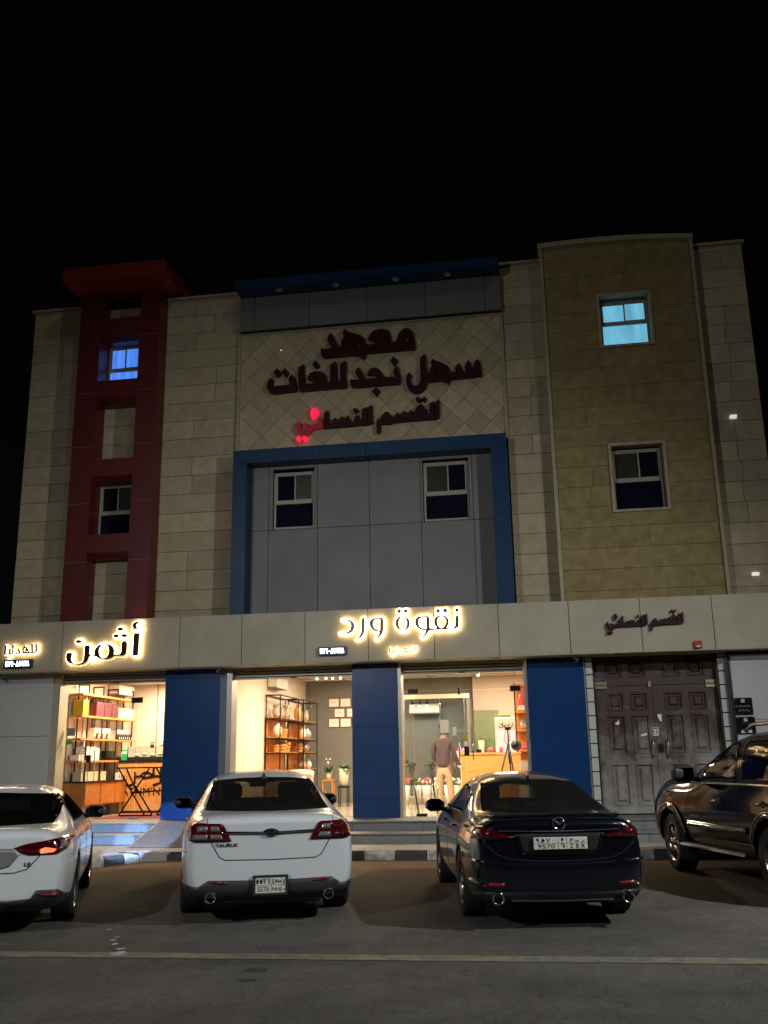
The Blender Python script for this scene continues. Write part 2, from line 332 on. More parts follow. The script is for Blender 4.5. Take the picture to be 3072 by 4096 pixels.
# browner toward the kerb: blown sand, and warm shop light painted into the colour
tag(MB().add([(-14, 6, .004), (12, 6, .004), (12, 16.9, .004), (-14, 16.9, .004)], [(0, 1, 2, 3)]).build('parking_bay', asphalt_mat('asphalt with sand and shop light', True)), 'asphalt of the bays with sand and warm shop light coloured brown toward the kerb', kind='structure')
def line_mat():
    m = mat('worn yellow paint', (.30, .27, .12), .8); t = m.node_tree; N = t.nodes; L = t.links; p = N['Principled BSDF']
    g = N.new('ShaderNodeNewGeometry'); n = N.new('ShaderNodeTexNoise'); n.inputs['Scale'].default_value = 6; n.inputs['Detail'].default_value = 8; n.inputs['Roughness'].default_value = .75; L.new(g.outputs['Position'], n.inputs['Vector'])
    r = N.new('ShaderNodeValToRGB'); r.color_ramp.elements[0].position = .40; r.color_ramp.elements[1].position = .62
    r.color_ramp.elements[0].color = (.092, .086, .07, 1); r.color_ramp.elements[1].color = (.20, .18, .10, 1); L.new(n.outputs[0], r.inputs[0]); L.new(r.outputs[0], p.inputs['Base Color'])
    return m
v = []; K = 60
for i in range(K + 1):
    x = -12 + 22 * i / K; yc = 8.53 + (x + 5) * .016
    v += [(x, yc - .115 + random.uniform(-.008, .008), .0085), (x, yc + .115 + random.uniform(-.008, .008), .0085)]
tag(MB().add(v, [(2 * i, 2 * i + 2, 2 * i + 3, 2 * i + 1) for i in range(K)]).build('yellow_line', line_mat()), 'worn yellow line painted across the road', kind='structure')
zl = zoom(0, 3100, .926)
m_splash = mat('dried white paint', (.42, .40, .36), .8, noise=.5, nscale=20); m_oil = mat('oil spot', (.022, .022, .02), .5)
def blot(px, py, rx, ry, m, name, label, z=.006):
    c = PZ(px, py, 0); n = 14; p = []
    for k in range(n):
        a = 2 * math.pi * k / n; q = random.uniform(.65, 1.15); p.append((c.x + rx * q * math.cos(a), c.y + ry * q * math.sin(a), z))
    tag(MB().add(p, [tuple(range(n))]).build(name, m), label, 'stain')
for i, (x, y, rx, ry) in enumerate(((510, 775, .085, .10), (489, 718, .035, .06), (497, 735, .03, .07), (470, 673, .02, .05), (505, 706, .03, .03), (522, 757, .05, .05))):
    q = zl([(x, y)])[0]; blot(*q, rx, ry, m_splash, 'paint_splash', ['largest splash of dried white paint, on the yellow line', 'white paint spot, middle of the trail of splashes', 'long white paint spot just above the yellow line splash', 'white paint spot farthest from the road line', 'small round white paint spot in the trail', 'white paint spot touching the top of the largest splash'][i], z=.0105 + i * .0006)
for i, (x, y, rx, ry) in enumerate(((1110, 845, .10, .10), (1070, 890, .07, .07))):
    q = zl([(x, y)])[0]; blot(*q, rx, ry, m_oil, 'oil_spot', ['larger dark oil spot on the road below the yellow line', 'smaller dark oil spot on the road, nearest the camera'][i])
q = zl([(620, 585)])[0]; blot(*q, .05, .05, m_splash, 'bird_dropping', 'small pale spot on the bay floor between the white sedans', z=.010)

# pavement: one slab with a kerb that bends toward the road at its left end
kpath = [(-16, 14.9), (-9.0, 14.9), (-7.7, 14.95), (-7.24, 15.25), (-7.08, 15.8), (-6.72, 16.25), (-6.15, 16.5)] + [(-6.15 + .54 * i, 16.52 + .004 * i) for i in range(1, 28)]
pv = [(-16, 20.6, .15), (9, 20.6, .15)] + [(x - (.10 if 2 < i < 6 else 0), y + (.15 if i < 3 or i > 5 else .06), .15) for i, (x, y) in reversed(list(enumerate(kpath)))]
pave = MB().add(pv, [tuple(range(len(pv)))]).build('pavement', m_pave); tag(pave, 'pale pavement slab between the kerb and the shops', kind='structure')
MB().add([(x, y, z) for x, y, _ in pv for z in (0, .15)], [(2 * i, (2 * i + 2) % (2 * len(pv)), (2 * i + 3) % (2 * len(pv)), 2 * i + 1) for i in range(len(pv))]).build('slab_edge', m_pave, pave)
kerb = empty('kerb', (0, 0, 0), kind='structure')
def resample(path, step):
    out = [path[0]]; acc = 0
    for a, b in zip(path, path[1:]):
        L = math.hypot(b[0] - a[0], b[1] - a[1]); s = step - acc
        while s <= L: out.append((a[0] + (b[0] - a[0]) * s / L, a[1] + (b[1] - a[1]) * s / L)); s += step
        acc = L - (s - step)
    return out
xb = PZ(632, 3440, 0).x
kp = [(xb - .525 * 1.0, 16.51)] ; lft = resample([(xb - .525, 16.51), (-6.72, 16.25), (-7.08, 15.8), (-7.24, 15.25), (-7.7, 14.95), (-9.0, 14.9), (-16, 14.9)], .42)[::-1]
kp = lft + [(xb + .525 * i, 16.52 + .004 * i) for i in range(0, 29)]; KN = len(lft)
for i in range(len(kp) - 1):
    a, b = Vector((*kp[i], 0)), Vector((*kp[i + 1], 0)); t = (b - a).normalized(); n = Vector((-t.y, t.x, 0)); g = t * .006; h = .155 + random.uniform(-.006, .006)
    prof = [(0, .0), (.0, h - .05), (.035, h), (.15, h), (.15, 0)]
    w = []
    for e in (a + g, b - g):
        for o_, z in prof: q = e + n * (o_ + random.uniform(-.002, .002)); w.append((q.x, q.y, z))
    MB().add(w, [(4, 3, 2, 1, 0), (5, 6, 7, 8, 9)] + [(k, (k + 1) % 5, 5 + (k + 1) % 5, 5 + k) for k in range(5)]).build('kerb_stone', m_kb if (i - KN) % 2 == 0 else m_kw, kerb, bevel=.006)

# steps of grey granite along the shops
steps = empty('granite_steps', (0, 0, 0), label='two grey granite steps running along the foot of the shops', cat='steps')
def slabs(x0, x1, y0, y1, z0, z1, L, name):
    x = x0
    while x < x1 - .05:
        e = min(x1, x + L); B(x + .003, e - .003, y0, y1, z0, z1).build(name, m_granite, steps, bevel=.004); x = e
slabs(-13, 9, 17.98, 18.64, .15, .298, 1.35, 'riser_stone'); slabs(-13, 9, 17.95, 18.67, .300, .328, 1.35, 'tread_stone')
slabs(-13, 9, 18.66, 19.5, .30, .472, 1.35, 'riser_stone'); slabs(-13, 9, 18.63, 20.0, .474, .502, 1.35, 'tread_stone')
# metal ramp
rp = empty('metal_ramp', (0, 0, 0), label='ribbed grey metal ramp laid over the steps before the first blue column', cat='ramp')
m_ramp = mat('dusty steel sheet', (.13, .11, .095), .55, metal=.4, noise=.25, nscale=6)
def rz_(y): return .165 + (y - 17.3) / (18.72 - 17.3) * .352
MB().add([(-7.45, 17.3, .158), (-6.0, 17.3, .158), (-6.0, 18.72, .51), (-7.45, 18.72, .51), (-7.45, 17.3, .170), (-6.0, 17.3, .170), (-6.0, 18.72, .522), (-7.45, 18.72, .522)],
         [(0, 1, 2, 3), (4, 7, 6, 5), (0, 4, 5, 1), (1, 5, 6, 2), (3, 2, 6, 7), (0, 3, 7, 4)]).build('ramp_sheet', m_ramp, rp)
b_ = MB()
for i in range(30):
    y = 17.34 + i * .046
    b_.box(-7.43, -6.02, y, y + .014, rz_(y), rz_(y) + .012)
tag(b_.build('rib', m_ramp, rp), kind='stuff')

# ------------------------------------------------------------ building
bld = empty('building', (-3.2, 19.6, 0), label='three storey shop building clad in cream stone with red and blue panels', cat='building')
def bp(mb, name, m, **k):
    o = mb.build(name, m, bld, **k); o.location = (3.2, -19.6, 0) if not k.get('loc') else Vector(k['loc']) + Vector((3.2, -19.6, 0)); return o
def sub(mb, name, m, par, **k): return mb.build(name, m, par, **k)
FY = 19.6
unit = MB().box(0, 1, 0, 1, 0, 1).mesh('stone_block', m_stone); unit_o = unit.copy(); unit_o.materials.clear(); unit_o.materials.append(m_ochre)
def block(me, name, x0, x1, y0, y1, z0, z1):
    o = bpy.data.objects.new(name, me); COL.objects.link(o); o.parent = bld; o.location = (x0 + 3.2, y0 - 19.6, z0); o.scale = (x1 - x0, y1 - y0, z1 - z0); return o
def courses(x0, x1, z0, z1, y, me, name, L, gap=.010):
    k = math.floor((z0 - 4.84) / .4365); z = 4.84 + k * .4365
    while z < z1 - .02:
        a, b = max(z, z0), min(z + .4365, z1)
        if b - a > .03:
            x = x0; first = True
            while x < x1 - .01:
                e = x + random.choice(L) * random.uniform(.85, 1.1)
                if x1 - e < .35: e = x1
                block(me, name, x + (0 if x == x0 else gap / 2), e - (0 if e == x1 else gap / 2), y + random.uniform(-.004, .006), y + .05, a + gap / 2, b - gap / 2); x = e
        z += .4365
courses(-11.45, -10.02, 4.4, 12.25, FY, unit, 'stone_block', (.75, 1.4))
courses(-9.53, -8.57, 4.4, 6.04, FY + .02, unit, 'stone_block', (2,)); courses(-9.53, -8.57, 7.78, 9.66, FY + .02, unit, 'stone_block', (2,)); courses(-9.53, -8.57, 11.72, 12.12, FY + .02, unit, 'stone_block', (2,))
courses(-8.10, -6.30, 4.4, 12.25, FY, unit, 'stone_block', (.8, 1.2, 1.8))
courses(-.25, .66, 4.4, 12.38, FY, unit, 'stone_block', (2, .6, 2))
courses(3.90, 5.0, 4.4, 12.40, FY, unit, 'stone_block', (.6, 1.1))
# ochre bay, proud of the wall, with two window openings
for x0, x1, z0, z1 in ((.72, 1.80, 4.4, 12.60), (2.96, 3.86, 4.4, 12.60), (1.80, 2.96, 4.4, 6.44), (1.80, 2.96, 7.92, 10.08), (1.80, 2.96, 11.34, 12.60)):
    courses(x0, x1, z0, z1, 19.35, unit_o, 'ochre_block', (1.15, .7, 1.5), .007)
bp(B(.66, 3.92, 19.405, 19.64, 4.3, 12.6), 'bay_core', m_joint) if False else None
for x0, x1 in ((.66, 1.80), (2.96, 3.92)): bp(B(x0, x1, 19.402, 19.65, 4.3, 12.58), 'bay_backing', m_joint)
for z0, z1 in ((4.3, 6.44), (7.92, 10.08), (11.34, 12.58)): bp(B(1.80, 2.96, 19.402, 19.65, z0, z1), 'bay_backing', m_joint)
m_trim = mat('pale stone trim', (.36, .31, .20), .7, noise=.2, nscale=4)
bp(B(.64, .715, 19.30, 19.66, 4.4, 12.66), 'bay_edge_trim', m_trim); bp(B(3.865, 3.93, 19.30, 19.66, 4.4, 12.55), 'bay_edge_trim', m_trim)
a_ = MB(); K = 12; vv = []
for i in range(K + 1):
    t = i / K; x = .62 + 3.33 * t; z = 12.66 - .10 * t + .07 * math.sin(math.pi * t)
    vv += [(x, 19.27, z - .10), (x, 19.27, z + .01), (x, 19.75, z + .01), (x, 19.75, z - .10)]
a_.add(vv, [(4 * i + k, 4 * i + (k + 1) % 4, 4 * i + 4 + (k + 1) % 4, 4 * i + 4 + k) for i in range(K) for k in range(4)] + [(0, 1, 2, 3), (4 * K + 3, 4 * K + 2, 4 * K + 1, 4 * K)])
bp(a_, 'bay_coping', m_trim)
for x0, x1, z in ((-11.52, -10.05, 12.27), (-8.10, -6.30, 12.27), (-.25, .64, 12.40), (3.93, 5.06, 12.42)): bp(B(x0, x1, 19.53, 20.0, z - .02, z + .04), 'coping_stone', m_trim)
# structural mass behind the cladding
bp(B(-11.44, -9.55, 19.655, 31, 4.3, 12.24), 'rear_mass', m_joint); bp(B(-8.55, -6.31, 19.655, 31, 4.3, 12.24), 'rear_mass', m_joint)
bp(B(-9.56, -8.54, 20.1, 31, 4.3, 12.1), 'rear_mass', m_joint); bp(B(-6.32, -.24, 20.1, 31, 4.3, 12.1), 'rear_mass', m_joint)
bp(B(-.25, 1.78, 19.655, 31, 4.3, 12.36), 'rear_mass', m_joint); bp(B(2.98, 4.99, 19.655, 31, 4.3, 12.36), 'rear_mass', m_joint); bp(B(1.77, 2.99, 20.1, 31, 4.3, 12.36), 'rear_mass', m_joint)
for z0, z1 in ((4.3, 6.45), (7.92, 10.08), (11.34, 12.3)): bp(B(1.78, 2.98, 19.66, 20.1, z0, z1), 'rear_mass', m_joint)
for z0, z1 in ((4.3, 6.5), (7.75, 10.15), (11.28, 12.1)): bp(B(-9.55, -8.55, 19.70, 20.1, z0, z1), 'rear_mass', m_joint)
# red tower: two shafts, four bands, cap
RY = 19.15
def panelled(x0, x1, y0, y1, zs, name, m, jm, g=.012):
    for a, b in zip(zs, zs[1:]):
        bp(B(x0, x1, y0, y1, a + g / 2, b - g / 2), name, m)
    bp(B(x0 + .008, x1 - .008, y0 + .008, y1 - .004, zs[0], zs[-1]), name + '_core', jm)
zr = [4.62, 5.92, 7.25, 8.58, 9.88, 11.25, 12.36]
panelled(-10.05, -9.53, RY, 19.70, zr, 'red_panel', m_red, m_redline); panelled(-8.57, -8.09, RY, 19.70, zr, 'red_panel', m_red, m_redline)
for a, b in ((6.03, 6.53), (7.78, 8.27), (9.66, 10.17), (11.22, 11.72)):
    bp(MB().add([(x, y, z) for x in (-9.527, -8.573) for y, z in ((RY + .01, a + .10), (RY + .01, b), (19.64, b), (19.64, a - .02), (RY + .22, a - .02))],
                [(0, 1, 2, 3, 4), (9, 8, 7, 6, 5)] + [(k, (k + 1) % 5, 5 + (k + 1) % 5, 5 + k) for k in range(5)]), 'red_band', m_red)
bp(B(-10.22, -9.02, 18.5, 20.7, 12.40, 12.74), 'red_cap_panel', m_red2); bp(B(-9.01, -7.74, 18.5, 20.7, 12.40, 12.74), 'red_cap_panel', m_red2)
bp(B(-9.53, -8.57, 19.62, 19.75, 12.12, 12.18), 'coping_stone', m_trim)
# windows
def window(x0, x1, z0, z1, y, zm, xm, lit=None, lower=None, name='window', fw=.045):
    w = empty(name, (0, 0, 0)); w.parent = bld; w.location = (3.2, -19.6, 0)
    fr = MB().box(x0, x1, y, y + .07, z1 - fw, z1).box(x0, x1, y, y + .07, z0, z0 + fw).box(x0, x0 + fw, y, y + .07, z0 + fw, z1 - fw).box(x1 - fw, x1, y, y + .07, z0 + fw, z1 - fw)
    fr.build('frame', m_frame, w, bevel=.004)
    MB().box(x0 + fw, x1 - fw, y - .008, y + .06, zm - .04, zm + .03).build('transom', m_frame, w, bevel=.004)
    for a, b, dy in ((x0 + fw, xm + .02, .018), (xm - .02, x1 - fw, .0)):
        s_ = MB(); q = .03
        s_.box(a, b, y + dy, y + dy + .035, zm + .03, zm + .03 + q).box(a, b, y + dy, y + dy + .035, z1 - fw - q, z1 - fw).box(a, a + q, y + dy, y + dy + .035, zm + .03 + q, z1 - fw - q).box(b - q, b, y + dy, y + dy + .035, zm + .03 + q, z1 - fw - q)
        s_.build('sash', m_frame, w)
        B(a + q, b - q, y + dy + .015, y + dy + .021, zm + .03 + q, z1 - fw - q).build('pane', lit or (m_pane2 if (dy > 0) == (x0 > -4) else m_dkglass), w)
    B(x0 + fw, x1 - fw, y + .03, y + .036, z0 + fw, zm - .04).build('pane', lower or lit or m_dkglass, w)
    return w
window(-9.525, -8.575, 10.16, 11.22, 19.66, 10.62, -9.10, m_litblue)
window(-9.525, -8.575, 6.52, 7.79, 19.62, 7.12, -9.08)
window(-5.45, -4.53, 6.55, 7.84, 19.68, 7.15, -4.97)
window(-2.12, -1.14, 6.55, 7.86, 19.68, 7.15, -1.58)
window(1.87, 2.89, 10.12, 11.22, 19.52, 10.70, 2.40, m_litcyan)
m_curt = mat('navy blind behind glass', (.01, .012, .04), .6)
w6 = window(1.86, 2.88, 6.50, 7.82, 19.52, 7.15, 2.42)
b_ = MB()
for i in range(30): b_.box(1.92 + i * .031, 1.92 + i * .031 + .022, 19.60, 19.61, 6.55, 7.08)
b_.build('blind', m_curt, w6)
for z0, z1 in ((10.08, 11.34), (6.44, 7.92)):
    f_ = MB().box(1.80, 1.86, 19.31, 19.66, z0, z1).box(2.90, 2.96, 19.31, 19.66, z0, z1).box(1.86, 2.90, 19.31, 19.66, z0, z0 + .05).box(1.86, 2.90, 19.31, 19.66, z1 - .06, z1)
    bp(f_, 'window_surround', m_trim)
# room glow behind the lit windows is the pane itself; dark rooms behind the others
# grey recessed wall with blue frame
gx = [-5.95, -5.55, -4.45, -3.3, -2.18, -1.06, -.63]
def gpanel(x0, x1, z0, z1, y=19.6, name='grey_panel', m=None): bp(B(x0 + .006, x1 - .006, y, y + .05, z0 + .006, z1 - .006), name, m or m_grey)
for a, b in zip(gx, gx[1:]):
    gpanel(a, b, 4.5, 6.52)
    gpanel(a, b, 8.10, 8.3)
for a, b in ((-5.95, -5.55), (-4.45, -3.3), (-3.3, -2.18), (-1.06, -.63)): gpanel(a, b, 6.52, 8.10)
for a, b, w0, w1 in ((-5.55, -4.45, -5.46, -4.52), (-2.18, -1.06, -2.13, -1.13)):
    gpanel(a, w0 + .006, 6.52, 8.10); gpanel(w1 - .006, b, 6.52, 8.10); gpanel(w0, w1, 7.90, 8.10)
bp(MB().box(-5.98, -5.47, 19.652, 20.0, 4.4, 8.4).box(-4.51, -2.14, 19.652, 20.0, 4.4, 8.4).box(-1.12, -.60, 19.652, 20.0, 4.4, 8.4).box(-5.47, -4.51, 19.652, 20.0, 4.4, 6.54).box(-2.14, -1.12, 19.652, 20.0, 4.4, 6.54).box(-5.47, -4.51, 19.652, 20.0, 7.9, 8.4).box(-2.14, -1.12, 19.652, 20.0, 7.9, 8.4), 'grey_wall_core', m_black)
for a, b in ((4.62, 6.52), (6.52, 7.96)):
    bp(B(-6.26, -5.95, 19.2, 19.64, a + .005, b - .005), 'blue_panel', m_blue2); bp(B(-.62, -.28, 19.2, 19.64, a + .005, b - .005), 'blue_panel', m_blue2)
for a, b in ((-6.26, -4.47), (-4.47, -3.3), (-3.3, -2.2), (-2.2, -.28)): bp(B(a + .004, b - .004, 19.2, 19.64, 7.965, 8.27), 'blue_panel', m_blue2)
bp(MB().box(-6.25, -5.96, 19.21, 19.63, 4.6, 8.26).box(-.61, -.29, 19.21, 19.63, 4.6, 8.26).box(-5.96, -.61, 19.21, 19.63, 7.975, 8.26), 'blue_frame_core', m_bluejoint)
# diamond tiles
def clip(poly, x0, x1, z0, z1):
    for ax, v, sg in ((0, x0, 1), (0, x1, -1), (1, z0, 1), (1, z1, -1)):
        out = []
        for i in range(len(poly)):
            a, b = poly[i - 1], poly[i]; da, db = (a[ax] - v) * sg, (b[ax] - v) * sg
            if da >= 0: out.append(a)
            if (da >= 0) != (db >= 0): t = da / (da - db); out.append((a[0] + (b[0] - a[0]) * t, a[1] + (b[1] - a[1]) * t))
        poly = out
        if len(poly) < 3: return []
    return poly
D = .285
nx = int(6.2 / D) + 3
for i in range(-1, nx):
    for j in range(-1, 12):
        if (i + j) % 2: continue
        cx, cz = -6.30 + i * D, 8.40 + j * D; h = D - .006
        p = clip([(cx - h, cz), (cx, cz - h), (cx + h, cz), (cx, cz + h)], -6.24, -.30, 8.29, 11.17)
        if len(p) < 3: continue
        A_ = abs(sum(p[k - 1][0] * p[k][1] - p[k][0] * p[k - 1][1] for k in range(len(p)))) / 2
        if A_ < .004: continue
        y = 19.555 + random.uniform(-.003, .003)
        n = len(p); bp(MB().add([(a, y, b) for a, b in p] + [(a, y + .04, b) for a, b in p], [tuple(range(n)), tuple(range(2 * n - 1, n - 1, -1))] + [(k, (k + 1) % n, n + (k + 1) % n, n + k) for k in range(n)]), 'diamond_tile', m_diam)
bp(B(-6.3, -.25, 19.58, 20.1, 8.27, 11.3), 'tile_backing', m_joint)
bp(MB().box(-6.31, -6.245, 19.53, 19.62, 8.28, 11.2).box(-.30, -.235, 19.53, 19.62, 8.28, 11.2).box(-6.245, -.30, 19.53, 19.62, 11.175, 11.21), 'tile_border', m_trim)
for a, b in zip([-6.24, -5.9, -4.6, -3.27, -1.93, -.6, -.25], [-5.9, -4.6, -3.27, -1.93, -.6, -.25]): gpanel(a, b, 11.22, 12.06, 19.4, 'upper_grey_panel')
bp(B(-6.23, -.26, 19.44, 20.2, 11.22, 12.06), 'upper_core', m_black)
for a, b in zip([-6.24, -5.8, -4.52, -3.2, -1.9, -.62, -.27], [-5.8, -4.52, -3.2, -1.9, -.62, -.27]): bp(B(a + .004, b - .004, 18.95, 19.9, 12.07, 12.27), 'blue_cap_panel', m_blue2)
for x in (-5.24, -3.92, -2.56, -1.39):
    l_ = MB().lathe([(.09, 0), (.09, -.018), (.06, -.02), (.055, -.006), (.001, -.006)], (x, 19.15, 12.068), 20); bp(l_, 'cap_downlight', m_alu, smooth=False)
# fascia over the shops
fx = [-14.0, -11.9, -9.93, -7.3, -5.95, -4.6, -3.28, -1.93, -.63, .76, 2.14, 3.5, 5.0, 6.6]
for a, b in zip(fx, fx[1:]): bp(B(a + .007, b - .007, 19.10, 19.16, 3.585, 4.62), 'fascia_panel', m_fascia); 
bp(B(-14, 6.6, 19.14, 19.60, 3.60, 4.60), 'fascia_core', m_joint)
for a, b in zip(fx, fx[1:]): bp(B(a + .004, b - .004, 19.105, 19.98, 3.56, 3.583), 'soffit_panel', m_fascia)
for (px, py) in zoom(900, 2400, .6172)([(220, 427), (660, 407), (1290, 378)]) + zoom(1500, 2400, .5425)([(362, 430), (877, 416)]) + zoom(2400, 2420, .2411)([(190, 800), (1540, 768)]) + [(330, 2690)]:
    q = PZ(px, py, 3.56); bp(MB().lathe([(.085, 0), (.085, -.012), (.055, -.014), (.05, -.004), (.001, -.004)], (q.x, max(19.2, q.y), 3.559), 20), 'soffit_downlight', m_frame)
# ground floor piers
for x0, x1, y0, seams in ((-7.77, -6.56, 19.6, (.502, .88, 2.22, 3.555)), (-3.72, -2.77, 19.6, (.502, .89, 2.28, 3.555)), (-.13, 1.0, 19.6, (.502, .93, 2.25, 3.555))):
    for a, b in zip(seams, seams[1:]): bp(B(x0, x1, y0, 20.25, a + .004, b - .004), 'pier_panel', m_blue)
    bp(B(x0 + .006, x1 - .006, y0 + .006, 20.24, .502, 3.555), 'pier_core', m_bluejoint)
m_sb = mat('slate blue trim', (.10, .14, .19), .4)
bp(B(-6.555, -6.42, 19.60, 20.2, .502, 3.555), 'pier_trim', m_sb)
for x0, x1 in ((-10.32, -10.17), (-6.415, -6.30), (-2.765, -2.70), (-.20, -.135)): bp(B(x0, x1, 19.62, 20.0, .502, 3.555), 'door_jamb', m_alu if x0 > -7 else m_fascia)
for z0, z1 in ((.15, .9), (.9, 2.24), (2.24, 3.555)): bp(B(-14, -10.325, 19.58, 20.3, max(z0, .502) + .005, z1 - .005), 'white_panel', m_white)
bp(B(-14, -10.33, 19.60, 20.28, .5, 3.555), 'white_core', m_black)
for z0, z1 in ((.502, 2.25), (2.25, 3.50)): bp(B(3.80, 6.6, 19.55, 20.3, z0 + .005, z1 - .005), 'white_panel', m_white)
bp(MB().box(3.81, 6.6, 19.57, 20.28, .5, 3.5).box(3.76, 3.80, 19.5, 20.2, .502, 3.56), 'white_core', m_dark)
bp(B(-13.9, -10.34, 19.62, 20.2, .15, .502), 'plinth', m_granite); bp(B(-10.34, 6.6, 19.95, 20.4, .15, .474), 'plinth', m_granite)
# roller shutters
for x0, x1 in ((-10.17, -7.77), (-6.30, -3.72), (-2.70, -.20)):
    for i in range(3):
        z = 3.36 + i * .068; bp(MB().add([(x, y, zz) for x in (x0 + .01, x1 - .01) for y, zz in ((19.84, z), (19.79, z + .02), (19.79, z + .045), (19.84, z + .064), (19.87, z + .064), (19.87, z))],
           [(0, 1, 2, 3, 4, 5), (11, 10, 9, 8, 7, 6)] + [(k, (k + 1) % 6, 6 + (k + 1) % 6, 6 + k) for k in range(6)]), 'shutter_slat', m_shut)
    bp(B(x0 + .01, x1 - .01, 19.80, 19.86, 3.325, 3.358), 'shutter_slat', m_shut)
    bp(B((x0 + x1) / 2 - .07, (x0 + x1) / 2 + .07, 19.785, 19.80, 3.33, 3.35), 'shutter_handle', m_black)
    bp(B(x0, x1, 19.9, 20.1, 3.42, 3.9), 'lintel', m_shut)
# shop glass
def gpane(x0, x1, z0=.512, z1=3.42, y=19.95): return bp(B(x0 + .004, x1 - .004, y, y + .010, z0, z1), 'glass_pane', m_glass)
gpane(-10.17, -9.575, z1=2.985); gpane(-9.57, -8.50, z1=2.985); gpane(-10.17, -9.2, 3.0); gpane(-9.2, -7.77, 3.0); gpane(-8.49, -7.77, z1=2.985)
gpane(-6.30, -5.565); gpane(-5.56, -4.65); gpane(-4.645, -3.72)
gpane(-2.70, -2.50, z1=2.985); gpane(-2.49, -1.425, z1=2.985); gpane(-1.42, -.36, z1=2.985); gpane(-.355, -.20, z1=2.985); gpane(-2.70, -1.5, 3.0); gpane(-1.5, -.20, 3.0)
def fit(x0, x1, z0, z1, name, m=None): bp(B(x0, x1, 19.925, 19.985, z0, z1), name, m or m_dark, bevel=.004)
def handle(x, z0, z1):
    bp(MB().tube([(x, 19.95, z0 + .03), (x, 19.885, z0 + .03), (x, 19.88, z0 + .06), (x, 19.88, z1 - .06), (x, 19.885, z1 - .03), (x, 19.95, z1 - .03)], .013, 8), 'door_handle', m_steel, smooth=True)
fit(-8.66, -8.42, 2.91, 3.03, 'hinge_patch'); fit(-9.62, -9.53, 2.96, 3.0, 'hinge_patch'); fit(-8.62, -8.40, .505, .55, 'hinge_patch', m_steel); fit(-9.63, -9.54, 1.67, 1.83, 'lock_box')
handle(-9.72, 1.53, 1.95); handle(-9.42, 1.53, 1.95)
fit(-2.60, -2.38, 2.94, 3.04, 'hinge_patch'); fit(-.49, -.27, 2.94, 3.05, 'hinge_patch'); fit(-1.56, -1.515, 2.90, 3.05, 'hinge_patch'); fit(-2.48, -2.26, .505, .56, 'hinge_patch'); fit(-1.47, -1.37, 1.67, 1.85, 'lock_box')
handle(-1.56, 1.55, 1.96); handle(-1.28, 1.55, 1.96)
# brown double door with raised panels, brass fittings and quoins on both sides
dr = empty('double_door', (0, 0, 0)); dr.parent = bld; dr.location = (3.2, -19.6, 0)
tag(dr, 'weathered dark brown double door')
def grid_leaf(x0, x1, z0, z1, panels, name):
    xs = sorted({x0, x1, *[q for p in panels for q in p[:2]]}); zs = sorted({z0, z1, *[q for p in panels for q in p[2:]]}); mb = MB()
    for a, b in zip(xs, xs[1:]):
        for c, e in zip(zs, zs[1:]):
            mx_, mz = (a + b) / 2, (c + e) / 2
            if not any(p[0] < mx_ < p[1] and p[2] < mz < p[3] for p in panels): mb.add([(a, 19.84, c), (b, 19.84, c), (b, 19.84, e), (a, 19.84, e)], [(0, 1, 2, 3)])
    o = mb.build(name, m_door, dr)
    for p in panels:
        q = MB(); R = [(0, 19.84), (.012, 19.825), (.03, 19.825), (.045, 19.875), (.075, 19.875), (.115, 19.84)]; vs = []
        for i_, y in R: vs += [(p[0] + i_, y, p[2] + i_), (p[1] - i_, y, p[2] + i_), (p[1] - i_, y, p[3] - i_), (p[0] + i_, y, p[3] - i_)]
        q.add(vs, [(4 * k + j, 4 * k + (j + 1) % 4, 4 * k + 4 + (j + 1) % 4, 4 * k + 4 + j) for k in range(len(R) - 1) for j in range(4)] + [tuple(4 * (len(R) - 1) + j for j in range(4))])
        q.build('door_panel', m_door, dr)
cols1 = ((1.42, 1.77), (1.88, 2.23)); cols2 = ((2.54, 2.90), (3.02, 3.37)); rows = ((.67, 1.47), (1.65, 2.40), (2.48, 2.84))
grid_leaf(1.22, 2.32, .53, 2.97, [(*c, *r_) for c in cols1 for r_ in rows], 'door_leaf'); grid_leaf(2.33, 3.60, .53, 2.97, [(*c, *r_) for c in cols2 for r_ in rows], 'door_leaf')
grid_leaf(1.20, 3.62, 2.98, 3.56, [(*c, 3.13, 3.48) for c in cols1 + cols2], 'door_transom')
B(2.3, 2.35, 19.86, 19.9, .5, 3.0).build('door_backing', m_black, dr); B(1.0, 3.8, 19.9, 20.0, .5, 3.56).build('door_backing', m_black, dr)
m_brass = mat('dull brass', (.42, .36, .24), .35, metal=.9)
for x in (2.255, 2.535): MB().tube([(x, 19.84, 1.60), (x, 19.77, 1.60), (x, 19.76, 1.66), (x, 19.76, 1.84), (x, 19.77, 1.90), (x, 19.84, 1.90)], .018).build('handle', m_brass, dr, True)
for x0, x1, z0, z1 in ((1.20, 1.45, 2.92, 2.985), (1.20, 1.45, 2.995, 3.06), (3.36, 3.6, 2.90, 2.97), (3.36, 3.6, 2.985, 3.05), (2.25, 2.31, 2.93, 3.05)): B(x0, x1, 19.80, 19.845, z0, z1).build('hinge', m_brass, dr, bevel=.003)
B(2.36, 2.45, 19.80, 19.85, 1.68, 1.84).build('lock', m_dark, dr)
st_ = B(2.27, 2.38, 19.815, 19.82, 1.99, 2.15).build('notice', m_wbox, dr)
for a, b, c, e in ((2.28, 2.37, 2.12, 2.14), (2.28, 2.305, 2.06, 2.09), (2.33, 2.36, 2.06, 2.09), (2.28, 2.305, 2.02, 2.045), (2.33, 2.36, 2.02, 2.045)): B(a, b, 19.812, 19.8145, c, e).build('print_mark', m_dark, st_)
